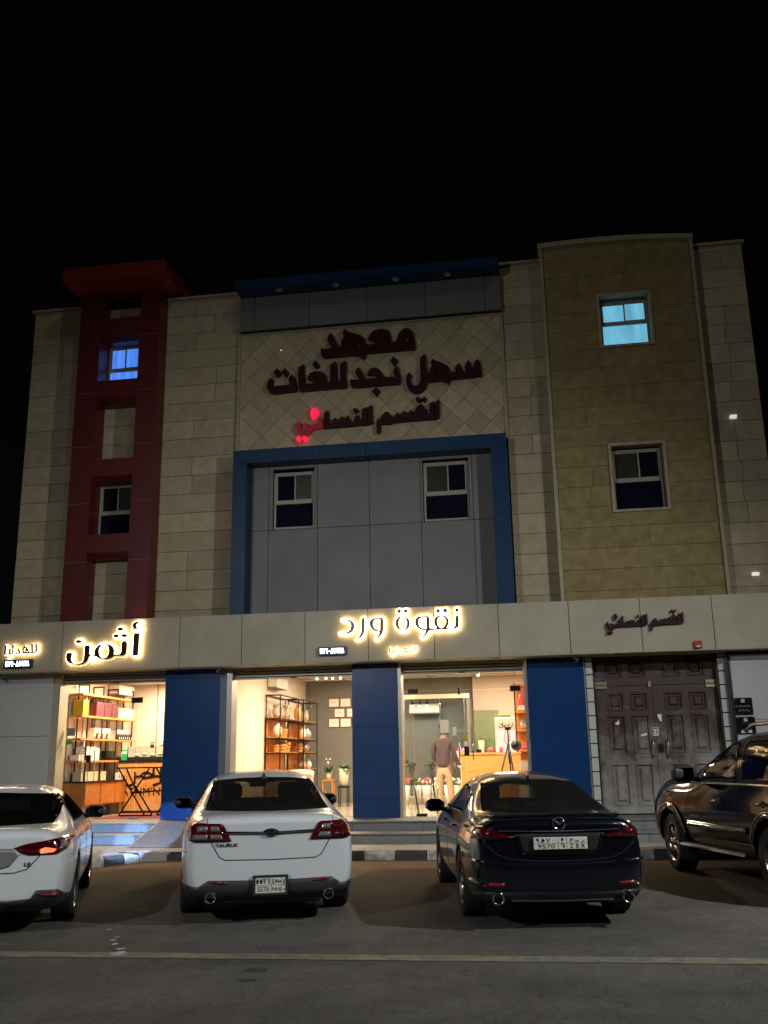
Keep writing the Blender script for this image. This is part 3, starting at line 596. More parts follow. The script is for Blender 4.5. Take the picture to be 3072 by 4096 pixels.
def scrap(pts, y=19.80):
    n = len(pts); MB().add([(a, y, b) for a, b in pts] + [(a, y + .003, b) for a, b in pts], [tuple(range(n)), tuple(range(2 * n - 1, n - 1, -1))] + [(k, (k + 1) % n, n + (k + 1) % n, n + k) for k in range(n)]).build('paper_scrap', m_wbox, dr)
scrap([(1.56, 2.24), (1.63, 2.31), (1.64, 2.24), (1.62, 2.21), (1.56, 2.22)]); scrap([(2.38, 2.40), (2.46, 2.40), (2.46, 2.27), (2.43, 2.26), (2.39, 2.33)]); scrap([(2.03, 2.01), (2.15, 2.05), (2.16, 2.01), (2.10, 1.99), (2.03, 1.98)], 19.815)
for (x0, x1, ya) in ((1.035, 1.175, 19.66), (3.60, 3.74, 19.66)):
    z = .52
    while z < 3.5: bp(B(x0, x1, ya, 19.9, z + .008, min(z + .258, 3.55)), 'quoin_stone', m_white, bevel=.012); z += .268
    bp(B(x0 - .035, x1 + .03, 19.70, 19.95, .5, 3.555), 'quoin_core', m_black)
for x in (1.012, 3.755): bp(B(x - .010, x + .012, 19.61, 19.9, .5, 3.555), 'corner_trim', m_alu)
bp(B(1.18, 1.205, 19.78, 19.9, .5, 3.555), 'corner_trim', m_alu)
# lit white wall lamps and the small led on the tiles
for (px, py), lb in zip(zoom(2000, 900, .7233)([(1290, 1060), (1413, 1930)]), ('upper small white box lamp on the right stone wall', 'lower small white box lamp on the right stone wall')):
    q = PY(px, py, 19.55); o = empty('wall_lamp', q, 0, lb, 'wall lamp', 'box lamps on the right wall')
    B(-.065, .065, -.05, .055, -.03, .03).build('lamp_body', m_wled, o, bevel=.004); B(-.04, .04, .055, .06, -.02, .02).build('bracket', m_dark, o)
q = PY(1124, 1401, 19.53); o = tag(MB().ell(q, .016, .016, .016).build('indicator_led', m_wled), 'tiny pale green light point high on the diamond tiles', 'led light')
# room shells
def room(x0, x1, y1, z1, wl, wb, wr, fl, ce):
    bp(B(x0 - .1, x0, 20.0, y1, .45, z1 + .1), 'room_wall', wl); bp(B(x1, x1 + .1, 20.0, y1, .45, z1 + .1), 'room_wall', wr)
    bp(B(x0 - .1, x1 + .1, y1, y1 + .1, .45, z1 + .1), 'room_wall', wb); bp(B(x0, x1, 20.0, y1, .40, .505), 'room_floor', fl)
    bp(B(x0, x1, 20.1, y1, z1, z1 + .1), 'room_ceiling', ce)
# ------------------------------------------------------------ lettering
W1 = zoom(1240, 1290, .27728); W2 = zoom(1040, 1400, .27728); W3 = zoom(1480, 1400, .28933); W4 = zoom(1160, 1580, .19289); W5 = zoom(1460, 1560, .20494)
W7 = zoom(240, 2460, .22905); W8 = zoom(1320, 2410, .33755); W9 = zoom(0, 2540, .12055)
def pl(pts, Y): return [(lambda q: (q.x, q.z))(PY(a, b, Y)) for a, b in pts]
maahad = [W1([(292,143),(335,200),(368,265),(395,325),(405,355),(437,357),(445,290),(470,235),(490,205),(470,165),(475,125),(508,93),(530,118),(575,137),(650,155),(720,180),(765,215),(790,260),(805,318),(860,315),(925,305),(935,300),(910,268),(870,248),(835,240),(848,205),(880,145),(920,112),(980,95),(1050,90),(1110,100),(1145,135),(1163,185),(1160,240),(1150,280),(1195,280),(1243,268),(1262,200),(1290,140),(1330,98),(1385,75),(1440,90),(1480,140),(1505,210),(1518,300),(1515,380),(1400,388),(1250,400),(1060,415),(900,432),(800,442),(795,480),(772,522),(740,490),(700,468),(600,468),(450,480),(300,495),(200,507),(165,480),(152,430),(155,385),(175,355),(190,378),(230,380),(300,375),(295,340),(270,290),(245,255),(250,215),(270,180)]),
  W1([(525,315),(530,285),(555,270),(575,285),(565,320),(545,345)]), W1([(665,320),(670,290),(690,290),(710,330),(705,348)]), W1([(990,215),(1045,205),(1050,240),(1025,255)]), W1([(1340,262),(1350,235),(1380,215),(1410,230),(1425,265)])]
T2a = [[W2([(190,318),(243,262),(298,320),(248,388)])], [W2([(306,318),(355,258),(412,318),(365,382)])],
  [W2([(155,398),(195,435),(178,480),(172,525),(250,515),(340,505),(435,497),(425,460),(405,425),(425,385),(460,345),(490,400),(512,470),(520,590),(400,600),(280,618),(190,628),(135,605),(105,565),(98,510),(110,455),(130,420)])],
  [W2([(635,200),(638,485),(700,482),(765,480),(755,455),(720,435),(680,412),(690,370),(720,335),(770,308),(840,302),(900,315),(935,350),(945,400),(938,460),(1010,455),(1010,215),(1085,162),(1095,170),(1095,445),(1150,447),(1150,205),(1230,152),(1240,165),(1240,540),(1100,548),(850,568),(600,592),(570,590),(552,555),(552,255)]), W2([(808,402),(845,400),(828,438)])],
  [W2([(750,205),(803,145),(858,212),(805,265)])],
  [W2([(1418,238),(1450,280),(1485,340),(1500,405),(1580,408),(1650,404)]) + W3([(110,385),(70,345),(40,335),(10,338)]) + W2([(1620,350),(1575,365),(1545,345),(1560,310),(1600,265),(1659,250)]) + W3([(30,245),(80,240),(130,265),(160,310),(190,350),(215,372),(340,365),(330,320),(318,285),(340,250),(370,212),(395,260),(415,320),(422,400),(415,462),(200,480),(0,497)]) + W2([(1450,530),(1345,533),(1315,520),(1298,480),(1300,430),(1318,408),(1340,430),(1425,425),(1420,390),(1375,330),(1375,300)])],
  [W3([(278,140),(322,83),(382,140),(328,210)])], [W3([(30,570),(80,510),(133,560),(88,632)])],
  [W3([(765,50),(775,325),(800,330),(815,300),(835,245),(870,205),(840,175),(838,155),(870,120),(900,142),(960,160),(1020,185),(1070,215),(1100,265),(1110,305),(1150,300),(1190,290),(1168,250),(1200,205),(1232,175),(1250,225),(1270,290),(1320,288),(1330,275),(1303,235),(1330,180),(1362,130),(1390,200),(1412,275),(1450,265),(1432,225),(1432,195),(1465,150),(1492,118),(1520,170),(1538,260),(1545,355),(1400,372),(1250,388),(1108,405),(1085,465),(1050,435),(1000,418),(880,428),(783,440),(775,500),(740,550),(690,585),(640,595),(580,580),(530,535),(503,470),(497,400),(510,345),(545,305),(572,345),(560,390),(568,450),(600,485),(640,492),(675,470),(695,430),(690,110)]), W3([(885,305),(895,270),(920,262),(915,305),(895,325)]), W3([(990,300),(1000,270),(1020,290),(1022,322),(1005,320)])]]
L3 = [('r', W4([(188,540),(230,570),(210,620),(205,680),(230,720),(265,738),(310,715),(345,685),(310,640),(300,580),(315,565),(350,595),(420,615),(500,610),(560,600),(585,590),(572,520),(580,480),(610,460),(650,480),(675,540),(680,685),(580,695),(480,708),(440,740),(400,790),(330,830),(270,835),(200,815),(150,770),(125,690),(130,620),(155,570)])),
  ('L', W4([(425,340),(450,290),(500,262),(540,270),(555,310),(590,325),(585,380),(540,430),(500,480),(475,497),(450,470),(435,410),(422,375)])), ('L', W4([(118,900),(178,845),(232,900),(180,965)])), ('L', W4([(244,895),(302,840),(368,900),(305,955)])),
  ('m', W4([(780,315),(800,330),(803,575),(860,570),(870,520),(940,460),(980,570),(1000,560),(1010,520),(1075,420),(1130,510),(1150,480),(1200,405),(1240,500),(1260,550),(1330,540),(1330,480),(1385,390),(1430,520),(1480,510),(1490,295),(1575,245),(1590,260),(1590,610),(1400,625),(1100,655),(700,685),(690,660),(705,370)])),
  ('m', W4([(1295,310),(1345,255),(1410,300),(1360,370)])), ('m', W5([(45,335),(130,288),(145,300),(148,625),(90,665),(45,672)])),
  ('m', W5([(1340,210),(1345,560),(1100,580),(800,605),(520,635),(522,660),(460,655),(310,655),(305,800),(230,845),(222,640),(235,590),(300,550),(330,490),(380,435),(430,420),(470,440),(500,490),(520,535),(570,525),(580,490),(645,425),(680,510),(715,520),(715,460),(775,395),(820,495),(832,450),(900,375),(940,480),(945,500),(1000,497),(1150,484),(1000,472),(955,440),(985,370),(1020,310),(1075,272),(1130,285),(1165,350),(1195,480),(1245,480),(1255,265)])),
  ('m', W5([(985,180),(1035,120),(1092,180),(1040,238)])), ('m', W5([(1100,180),(1155,115),(1208,172),(1155,225)])), ('m', W5([(1365,235),(1445,178),(1450,180),(1458,510),(1400,560),(1370,562)]))]
SY = 19.44
sg = empty('wall_sign', (0, 0, 0), label='large maroon Arabic sign of three lines on the diamond tiled wall', cat='sign')
m_half = mat('dim lit red letter', (.25, .01, .02), .4, emit=(1, .02, .05), es=.06)
def letters(groups, Y, par, m, depth=.07, name='letter', smooth=0):
    for g in groups:
        gg = [smooth_poly(pl(p, Y), smooth) if smooth else pl(p, Y) for p in g]
        put(flat_mesh(gg, depth), name, m, par, (0, Y + depth / 2, 0))
letters([maahad] + T2a, SY, sg, m_sign, .10)
for k_, p in L3: letters([[p]], SY, sg, {'r': m_half, 'L': m_lred, 'm': m_sign}[k_], .09)
# small sign over the brown door: same two words
s2 = empty('small_wall_sign', (0, 0, 0), label='small maroon Arabic lettering on the fascia over the brown double door', cat='sign')
W6 = zoom(2400, 2420, .2411)
A0, A1 = pl([W4([(125, 690)])[0], W5([(1458, 510)])[0]], SY); B0, B1 = pl([W6([(103, 330)])[0], W6([(1398, 272)])[0]], 19.0)
sc_x = (B1[0] - B0[0]) / (A1[0] - A0[0]); T0 = pl([W5([(1445, 178)])[0], W5([(1400, 560)])[0]], SY); T1 = pl([W6([(1385, 102)])[0], W6([(1350, 305)])[0]], 19.0)
sc_z = (T1[0][1] - T1[1][1]) / (T0[0][1] - T0[1][1])
for k_, p in L3:
    q = [(B1[0] + (x - A1[0]) * sc_x, T1[1][1] + (z - T0[1][1]) * sc_z) for x, z in pl(p, SY)]
    put(flat_mesh([q], .05), 'letter', m_sign, s2, (0, 19.055, 0))
# halo lit signs
def halo_sign(root, groups, Y, m, off=.030, depth=.035, smooth=1):
    for i, g in enumerate(groups):
        gg = [smooth_poly(pl(p, Y), smooth) if len(p) > 8 else pl(p, Y) for p in g]
        f = put(flat_mesh(gg, depth), 'letter', m, root, (0, Y + depth / 2 + i * .0007, 0))
        h = put(flat_mesh(gg, .012, off), 'glow_strip', m_halo, f, (0, depth / 2 + .022, 0))
def circ(Wf, cx, cy, rx, ry): return [Wf(ellp(cx, cy, rx, ry, 18))]
s3 = empty('shop_sign', (0, 0, 0), label='large halo lit dark Arabic name over the gift shop at the left', cat='sign')
halo_sign(s3, [[W7([(1288,312),(1388,312),(1358,708),(1262,708)])],
  [W7([(1262,180),(1275,145),(1310,118),(1370,110),(1425,118),(1425,130),(1365,135),(1335,160),(1325,195),(1345,222),(1370,232),(1430,228),(1432,242),(1330,245),(1252,250),(1252,232),(1285,228),(1265,205)])],
  circ(W7, 1048, 245, 52, 33), circ(W7, 975, 362, 50, 32), circ(W7, 1118, 358, 52, 32), circ(W7, 318, 462, 55, 32),
  [W7([(428,522),(520,522),(505,705),(598,700),(592,640),(610,590),(650,540),(700,508),(760,497),(830,500),(885,520),(925,560),(942,610),(940,660),(930,695),(1062,690),(1072,450),(1170,450),(1155,708),(935,712),(895,745),(830,765),(770,770),(700,765),(640,735),(605,718),(500,728),(490,770),(455,815),(400,850),(330,870),(250,870),(170,850),(115,805),(98,750),(105,700),(120,652),(215,660),(192,720),(190,790),(220,840),(270,862),(340,855),(390,820),(412,750),(420,650)]),
   W7([(762,505),(800,515),(835,545),(850,600),(848,650),(830,705),(800,745),(765,758),(725,750),(695,720),(675,670),(672,610),(690,560),(720,520)])]], 18.99, m_letter)
s4 = empty('shop_sign', (0, 0, 0), label='large halo lit purple Arabic name over the flower shop, centre of the fascia', cat='sign')
halo_sign(s4, [[W8([(140,197),(195,195),(240,203),(275,230),(290,265),(288,305),(265,345),(225,368),(180,372),(115,372),(112,358),(170,355),(215,345),(240,315),(248,275),(240,240),(215,218),(175,213),(140,215)])],
  [W8([(372,180),(412,180),(410,330),(395,380),(365,415),(325,438),(308,435),(340,405),(365,365),(372,300)])],
  [W8([(635,178),(632,330),(615,375),(585,410),(548,440),(535,432),(565,400),(588,345),(575,350),(520,337),(480,300),(462,250),(470,215),(500,190),(550,178)]), W8([(592,195),(545,197),(515,220),(508,255),(522,295),(555,322),(590,330)])],
  [W8(ellp(860,245,88,90,24)), W8(ellp(862,245,48,80,24))], circ(W8, 818, 103, 24, 24), circ(W8, 895, 100, 24, 24),
  [W8([(1180,157),(1178,306),(1225,306),(1268,300),(1238,265),(1228,220),(1240,180),(1275,155),(1320,148),(1365,157),(1400,185),(1412,225),(1400,265),(1378,304),(1480,304),(1485,150),(1528,150),(1525,322),(1180,325),(1165,350),(1140,385),(1095,420),(1080,412),(1115,378),(1138,328),(1100,328),(1050,310),(1012,270),(1003,225),(1015,185),(1050,162),(1110,157)]), W8([(1140,172),(1095,175),(1055,195),(1045,235),(1060,280),(1100,308),(1140,312)]), W8([(1320,160),(1352,177),(1372,205),(1374,235),(1358,272),(1326,303),(1300,295),(1275,260),(1268,215),(1285,177)])],
  circ(W8, 1280, 97, 25, 25), circ(W8, 1365, 94, 25, 25), circ(W8, 1503, 88, 25, 25)], 18.99, m_letter2)
hd = [[(1200,280),(1195,540),(1120,585),(1060,582),(800,590),(640,602),(525,608)], [(1062,285),(1060,575)], [(800,365),(870,420),(915,500),(935,575)], [(812,400),(770,440),(755,500),(775,560),(830,585)], [(850,440),(845,585)],
      [(545,440),(590,450),(620,500),(640,598)], [(430,320),(400,615),(300,622),(140,630)], [(330,440),(312,612)], [(180,330),(150,622)], [(195,738),(315,732)]]
s5 = empty('shop_sign', (0, 0, 0), label='small halo lit Arabic word at the far left end of the fascia', cat='sign')
halo_sign(s5, [[W9(stroke(p, 50))] for p in hd], 18.99, m_letter2, .009, .03, 0)
s6 = empty('shop_sign', (0, 0, 0), label='small halo lit Arabic word under the flower shop name', cat='sign')
W10 = zoom(1250, 2560, .27125)
halo_sign(s6, [[W10(stroke([(1125 + (x - 130) * .37, 90 + (y - 290) * .27 + (1225 - x) * .006) for x, y in p], 17))] for p in hd], 18.99, m_letter2, .008, .03, 0)
# number boxes with led digits
DIG = {'0': [[(.5, .5), (.5, .38)]], '1': [[(.4, 1), (.55, 0)]], '2': [[(.75, 1), (.7, .75), (.25, .75), (.25, 1), (.4, 0)]][:1] + [[(.2, 1), (.3, 0)]], '5': [[(.5, .9), (.2, .5), (.25, .1), (.7, .1), (.8, .5), (.5, .9)]],
       '6': [[(.2, .95), (.7, .9), (.75, 0)]], '7': [[(.1, 1), (.45, 0), (.85, 1)]], '8': [[(.1, 0), (.5, 1), (.85, 0)]], '9': [[(.7, .55), (.3, .6), (.25, .95), (.7, .95), (.75, 0)]], '3': [[(.2, 1), (.3, 0)], [(.2, .8), (.5, .7), (.5, 1)], [(.5, .7), (.8, .75), (.8, 1)]], '4': [[(.7, 1), (.3, .8), (.6, .5), (.25, .25), (.7, .05)]]}
def digits(txt, x, z, w, h, lw, m, par, y, name='digit', dep=.004):
    for i, ch in enumerate(txt):
        for k, st in enumerate(DIG[ch]):
            put(flat_mesh([stroke([(x + (i + q[0] * .8) * w, z + q[1] * h) for q in st], lw)], dep + k * .0005), name, m, par, (0, y, 0))
for (box, dg_, lb) in ((pl(W9([(130, 830), (1060, 830), (1060, 1080), (130, 1090)]), 19.03), '226081998', 'dark number box with white lit digits at the left end of the fascia'), (pl(W10([(85, 105), (500, 100), (500, 215), (82, 250)]), 19.03), '226081998', 'dark number box with white lit digits left of the flower shop name')):
    x0, x1 = box[0][0], box[1][0]; z1, z0 = box[0][1], box[2][1]
    o = empty('number_box', ((x0 + x1) / 2, 19.03, (z0 + z1) / 2), 0, lb, 'number sign')
    w, h = x1 - x0, z1 - z0
    B(-w / 2, w / 2, 0, .07, -h / 2, h / 2).build('case', mat('dark blue case', (.02, .025, .07), .4), o, bevel=.006)
    digits(dg_, -w * .43, -h * .28, w * .095, h * .58, .022, m_digit, o, -.004)
# black plaques
m_ptx = mat('grey print', (.25, .25, .24), .6); m_pw = mat('white print', (.55, .55, .50), .6)
def ghost_text(par, x0, x1, z, h, y, m, seed):
    R = random.Random(seed); x = x1
    while x > x0:
        w = R.uniform(.018, .05); up = R.choice((.4, 1, 1, .6)) * h
        put(flat_mesh([stroke([(x, z + up), (x - w * .15, z), (x - w, z), (x - w, z + R.choice((.2, .45)) * h)], h * .18)], .0015), 'printed_word', m, par, (0, y + R.uniform(0, .0004), 0)); x -= w + R.uniform(.006, .02)
for i, (cx, cz, lb) in enumerate(((3.97, 2.50, 'upper black plaque with small Arabic print beside the brown door'), (3.985, 2.14, 'lower black plaque with white pictograms beside the brown door'))):
    o = empty('plaque', (cx, 19.53, cz), 0, lb, 'plaque', 'black plaques by the door')
    B(-.175, .175, 0, .015, -.165, .165).build('plate', mat('black acrylic', (.01, .01, .01), .15, coat=.5), o, bevel=.004)
    for sx in (-.145, .145):
        for sz in (-.14, .14): MB().lathe([(.001, -.008), (.012, -.008), (.013, 0)], (sx, 0, sz), 10, 'Y').build('screw', m_steel, o)
    B(-.032, .032, -.003, 0, .075, .14).build('emblem', m_pw, o); MB().tube([(0, -.004, .09), (.008, -.004, .11), (-.004, -.004, .128)], .008).build('emblem_mark', m_black, o)
    if i == 0: ghost_text(o, -.12, .12, .0, .04, -.002, m_ptx, 1); ghost_text(o, -.12, .12, -.085, .04, -.002, m_ptx, 2)
    else:
        ghost_text(o, -.07, .07, .04, .02, -.002, m_ptx, 3); B(.04, .10, -.003, 0, -.05, .01).build('pictogram', m_pw, o); MB().ell((.07, -.003, -.02), .010, .003, .022).build('pictogram_mark', m_black, o)
        B(-.10, -.01, -.003, 0, -.14, -.085).build('pictogram', m_pw, o); B(.03, .10, -.003, 0, -.14, -.085).build('pictogram', m_pw, o)
# alarm and cameras
o = empty('alarm_box', (3.165, 19.10, 3.67), 0, 'small red alarm siren box on the fascia over the door', 'alarm')
B(-.07, .07, -.07, 0, -.07, .07).build('case', mat('alarm red', (.35, .015, .01), .35), o, bevel=.01); B(-.04, .04, -.085, -.07, -.06, -.025).build('strobe', m_pw, o, bevel=.005)
def camera_box(px, py, lb, a):
    q = PY(px, py, 19.45); o = empty('security_camera', (q.x, q.y, 3.56), a, lb, 'camera', 'security cameras under the fascia')
    MB().lathe([(.035, 0), (.035, -.015), (.012, -.02), (.012, -.06)], n=12).build('bracket', m_pw, o, True)
    MB().tube([(0, .06, -.06), (0, -.07, -.085)], .032, 12).build('camera_body', m_pw, o, True); MB().tube([(0, -.07, -.085), (0, -.085, -.088)], .026, 12).build('lens', m_black, o, True)
    B(-.036, .036, -.10, .06, -.05, -.042).build('sun_shield', m_pw, o)
camera_box(873, 2680, 'white security camera at the top of the first blue column', .6); camera_box(2306, 2620, 'white security camera at the right end of the third blue column', -.5); camera_box(12, 2715, 'dark security camera at the far left over the white wall', .7)
# ------------------------------------------------------------ shop interiors
room(-10.30, -8.0 + .9, 23.6, 3.60, m_wwall, m_wwall, m_wwall, m_floor1, m_ceil)
room(-6.38, .12, 26.6, 3.80, m_wwall, m_gwall, m_wwall, m_floor1, m_ceil)
bp(B(-1.66, .12, 26.45, 26.59, .505, 3.79), 'room_wall', m_wwall)
for x in (-9.55, -9.25, -8.9, -8.5): bp(B(x, x + .02, 23.57, 23.6, .5, 3.6), 'wall_joint', mat('joint', (.25, .21, .15), .8) if x == -9.55 else bpy.data.materials['joint'])
for y in (21.5, 22.9, 24.3, 25.7): bp(B(-6.38, .12, y, y + .015, 3.785, 3.80), 'ceiling_batten', m_gwall)
for x in (-5.2, -4, -2.8, -1.6, -.5): bp(B(x, x + .015, 20.2, 26.6, 3.786, 3.801), 'ceiling_batten', m_gwall)
ORD = ['first', 'second', 'third', 'fourth', 'fifth', 'sixth', 'seventh', 'eighth', 'ninth', 'tenth']
def ceiling_lamp(x, y, z, w, d, watt, col, lb, g):
    o = empty('ceiling_lamp', (x, y, z), 0, lb, 'ceiling lamp', g)
    B(-w / 2, w / 2, -d / 2, d / 2, -.04, 0).build('housing', m_pw, o)
    l = bpy.data.lights.new('light', 'AREA'); l.shape = 'RECTANGLE'; l.size = w * .9; l.size_y = d * .9; l.energy = watt * 3.9; l.color = col
    q = bpy.data.objects.new('light', l); COL.objects.link(q); q.parent = o; q.location = (0, 0, -.045)
WARM = (1, .74, .49); WARM2 = (1, .77, .55)
ceiling_lamp(-9.2, 21.0, 3.59, .9, .5, 62, WARM, 'ceiling lamp of the gift shop nearest the glass door', 'lamps of the gift shop'); ceiling_lamp(-8.9, 22.7, 3.59, .9, .4, 45, WARM, 'ceiling lamp of the gift shop nearest its back wall', 'lamps of the gift shop')
ceiling_lamp(-4.3, 21.4, 3.79, .9, .5, 95, WARM, 'ceiling lamp of the flower shop above the black shelf frames', 'lamps of the flower shop'); ceiling_lamp(-4.6, 24.6, 3.79, .9, .5, 50, WARM2, 'ceiling lamp of the flower shop before the framed certificates', 'lamps of the flower shop')
ceiling_lamp(-1.4, 21.2, 3.79, .9, .5, 70, WARM2, 'ceiling lamp of the flower shop just inside the glass door', 'lamps of the flower shop'); ceiling_lamp(-.9, 24.6, 3.79, .9, .5, 45, WARM, 'ceiling lamp of the flower shop above the pine desk', 'lamps of the flower shop')
# gift shop: wall shelf
ws = empty('wall_shelf', (-10.25, 22, .5), 0, 'tall honey wood shelf on black posts along the left wall of the gift shop', 'shelf')
def at(o, mb, name, m, **k):
    q = mb.build(name, m, o, **k); q.location = Vector(q.location) - Vector(o.location); return q
for y in (20.6, 21.35, 22.15, 23.05):
    at(ws, MB().box(-9.99, -9.965, y, y + .03, .9, 3.38).box(-10.24, -10.215, y, y + .03, .9, 3.38), 'post', m_dark); at(ws, B(-10.24, -9.965, y, y + .03, 3.37, 3.40), 'post', m_dark)
SH = (1.72, 2.20, 2.70, 3.18)
for y in (20.30, 21.02, 21.62, 22.42): at(ws, B(-10.285, -10.27, y, y + .22, 1.28, 3.15), 'upright_board', m_wbox)
for z in SH:
    for a, b in ((20.25, 21.1), (21.13, 22.2), (22.23, 23.2)): at(ws, B(-10.26, -9.94, a, b, z - .04, z), 'shelf_board', m_orange)
def gift(x0, x1, y0, y1, z, h, m, name, lb, cat, group=None):
    o = empty(name, ((x0 + x1) / 2, (y0 + y1) / 2, z), 0, lb, cat, group)
    MB().box(-(x1 - x0) / 2, (x1 - x0) / 2, -(y1 - y0) / 2, (y1 - y0) / 2, 0, h * .8).build('box_body', m, o); MB().box(-(x1 - x0) / 2 - .004, (x1 - x0) / 2 + .004, -(y1 - y0) / 2 - .004, (y1 - y0) / 2 + .004, h * .78, h).build('lid', m, o); return o
gift(-10.22, -9.97, 20.35, 20.62, 2.70, .34, m_yel, 'gift_box', 'yellow gift box on the second highest shelf', 'box')
for i, (a, b) in enumerate(((21.0, 21.4), (21.43, 21.8), (21.83, 22.15))): gift(-10.22, -9.96, a, b, 2.70, .33, m_pur, 'gift_box', ORD[i] + ' plum gift box from the left on the second highest shelf', 'box', 'plum boxes on the shelf')
for i, (a, b) in enumerate(((22.28, 22.55), (22.58, 22.85), (22.88, 23.15))): gift(-10.22, -9.97, a, b, 2.70, .25, m_cambox, 'gift_box', ORD[i] + ' cream gift box from the left, right of the plum boxes', 'box', 'cream boxes on the shelf')
for i in range(4): gift(-10.22, -10.05, 21.15 + i * .22, 21.31 + i * .22, 2.20, .25, m_wbox, 'gift_box', ORD[i] + ' white upright carton on the middle shelf, behind the brown jars', 'box', 'white cartons on the middle shelf')
m_bottle = mat('amber glass', (.12, .05, .015), .15)
for i in range(3):
    y = 21.2 + i * .26; o = empty('perfume_box', (-9.99, y, 2.20), 0, ORD[i] + ' dark framed perfume case on the middle shelf', 'perfume', 'perfume cases on the shelf')
    B(-.02, .02, -.055, .055, 0, .13).build('case', m_bottle, o); B(.021, .024, -.035, .035, .02, .10).build('label', m_cambox, o)
for i in range(3): gift(-10.2, -10.04, 22.3 + i * .27, 22.5 + i * .27, 2.20, .24, m_wbox, 'gift_box', ORD[i] + ' white carton behind the row of black flasks', 'box', 'white cartons behind the flasks')
for i in range(7):
    y = 22.3 + i * .12; o = empty('flask', (-10.0, y, 2.20), 0, ORD[i] + ' black flask from the left in the row on the middle shelf', 'flask', 'black flasks on the shelf')
    MB().lathe([(.001, 0), (.045, 0), (.045, .08), (.025, .11), (.022, .14), (.001, .14)], n=10).build('flask_body', m_dark, o, True); B(.044, .047, -.02, .02, .02, .06).build('label', m_wbox, o)
for i in range(4): gift(-10.22, -10.0, 20.35 + i * .27, 20.57 + i * .27, 1.72, (.12, .3, .3, .28)[i], m_wbox, 'gift_box', ORD[i] + ' white carton from the left on the lowest wooden shelf', 'box', 'white cartons on the lowest shelf')
for i in range(4): gift(-10.22, -10.08, 21.9 + i * .14, 22.02 + i * .14, 1.72, .22, m_dark, 'gift_box', ORD[i] + ' black carton from the left on the lowest wooden shelf', 'box', 'black cartons on the lowest shelf')
for i in range(4):
    y = 22.0 + i * .16; o = tag(MB().ell((-9.99, y, 1.72 + .05), .05, .06, .05).build('jar', m_dark), ORD[i] + ' round black jar before the black cartons', 'jar', 'round jars on the lowest shelf')
for i in range(3):
    y = 22.65 + i * .17; o = empty('white_card_stand', (-10.0, y, 1.72), 0, ORD[i] + ' white card stand at the right end of the lowest shelf', 'card', 'card stands'); MB().add([(-.03, -.06, 0), (-.03, .06, 0), (.03, -.06, 0), (.03, .06, 0), (-.02, -.06, .19), (-.02, .06, .19)], [(0, 1, 3, 2), (0, 2, 4), (1, 5, 3), (2, 3, 5, 4), (0, 4, 5, 1)]).build('card', m_wbox, o); B(.012, .016, -.02, .02, .04, .10).build('print', m_dark, o)
cb = empty('drawer_cabinet', (-10.1, 21.9, .5), 0, 'low walnut drawer cabinet on white legs under the wall shelf', 'cabinet')
at(cb, B(-10.28, -9.72, 20.15, 23.3, 1.245, 1.275), 'top_board', m_dark); at(cb, B(-10.27, -9.76, 20.17, 23.28, .76, 1.245), 'carcass', m_cab)
for i in range(4): at(cb, B(-9.76, -9.735, 20.2 + i * .77, 20.93 + i * .77, .78, 1.235), 'drawer_front', m_cab)
for y in (20.3, 21.2, 22.2, 23.1): at(cb, B(-9.84, -9.80, y, y + .04, .5, .76), 'leg', m_pw)
for i in range(10):
    y = 22.1 + i * .12; o = empty('candle_box', (-9.86, y, 1.275), 0, ORD[i] + ' striped white candle box from the left on the cabinet', 'box', 'candle boxes on the cabinet'); B(-.04, .04, -.045, .045, 0, .16).build('box_body', m_wbox, o); B(.041, .043, -.018, .018, .03, .13).build('label', m_dark, o)
for i in range(4): gift(-10.2, -10.0, 20.5 + i * .33, 20.78 + i * .33, 1.275, .2, m_cambox, 'gift_box', ORD[i] + ' kraft gift box from the left on the cabinet', 'box', 'kraft boxes on the cabinet')
# counter with glass display
ct = empty('sales_counter', (-9.3, 22.6, .5), 0, 'honey wood counter with a glass cake display on top', 'counter')
at(ct, B(-9.95, -8.1, 22.32, 22.85, .56, 1.66), 'front', m_pine); at(ct, B(-9.97, -8.1, 22.30, 22.87, 1.66, 1.72), 'counter_top', m_dark); at(ct, B(-9.93, -8.1, 22.36, 22.8, .5, .56), 'plinth', m_black)
at(ct, B(-9.75, -8.1, 22.33, 22.84, 1.72, 1.79), 'display_base', m_black); at(ct, MB().box(-9.75, -9.742, 22.33, 22.8, 1.79, 2.02).box(-9.75, -8.1, 22.33, 22.338, 1.79, 2.02).box(-9.75, -8.1, 22.33, 22.8, 2.02, 2.028), 'display_glass', m_glass)
lg = [[(.86, .9), (.86, .1), (.7, -.05)], [(.86, .45), (.70, .45)], [(.70, .9), (.70, .45)], [(.70, .45), (.62, .62), (.5, .66), (.42, .5), (.5, .36), (.62, .4), (.70, .45)], [(.42, .45), (.3, .45), (.3, .7)], [(.3, .45), (.3, .1), (.2, -.05), (.06, .0), (.03, .25), (.05, .5)]]
for k, p in enumerate(lg): at(ct, MB(), 'x', m_dark) if False else put(flat_mesh([stroke([(-9.86 + 1.15 * a, 1.15 + .42 * b) for a, b in p], .055)], .01 + k * .0005), 'logo_stroke', m_dark, ct, (9.3, 22.31 - 22.6, -.5))
put(text_mesh("ATHM'N", .26, .006), 'logo_text', m_dark, ct, (-9.35 + 9.3, 22.312 - 22.6, .98 - .5))
for i in range(7): tag(MB().ell((-9.6 + i * .2, 22.55, 1.83 + (i % 2) * .02), .07, .07, .045).build('pastry', m_cer if i % 2 else m_flw), ORD[i] + ' pale pastry from the left inside the glass display', 'pastry', 'pastries in the display')
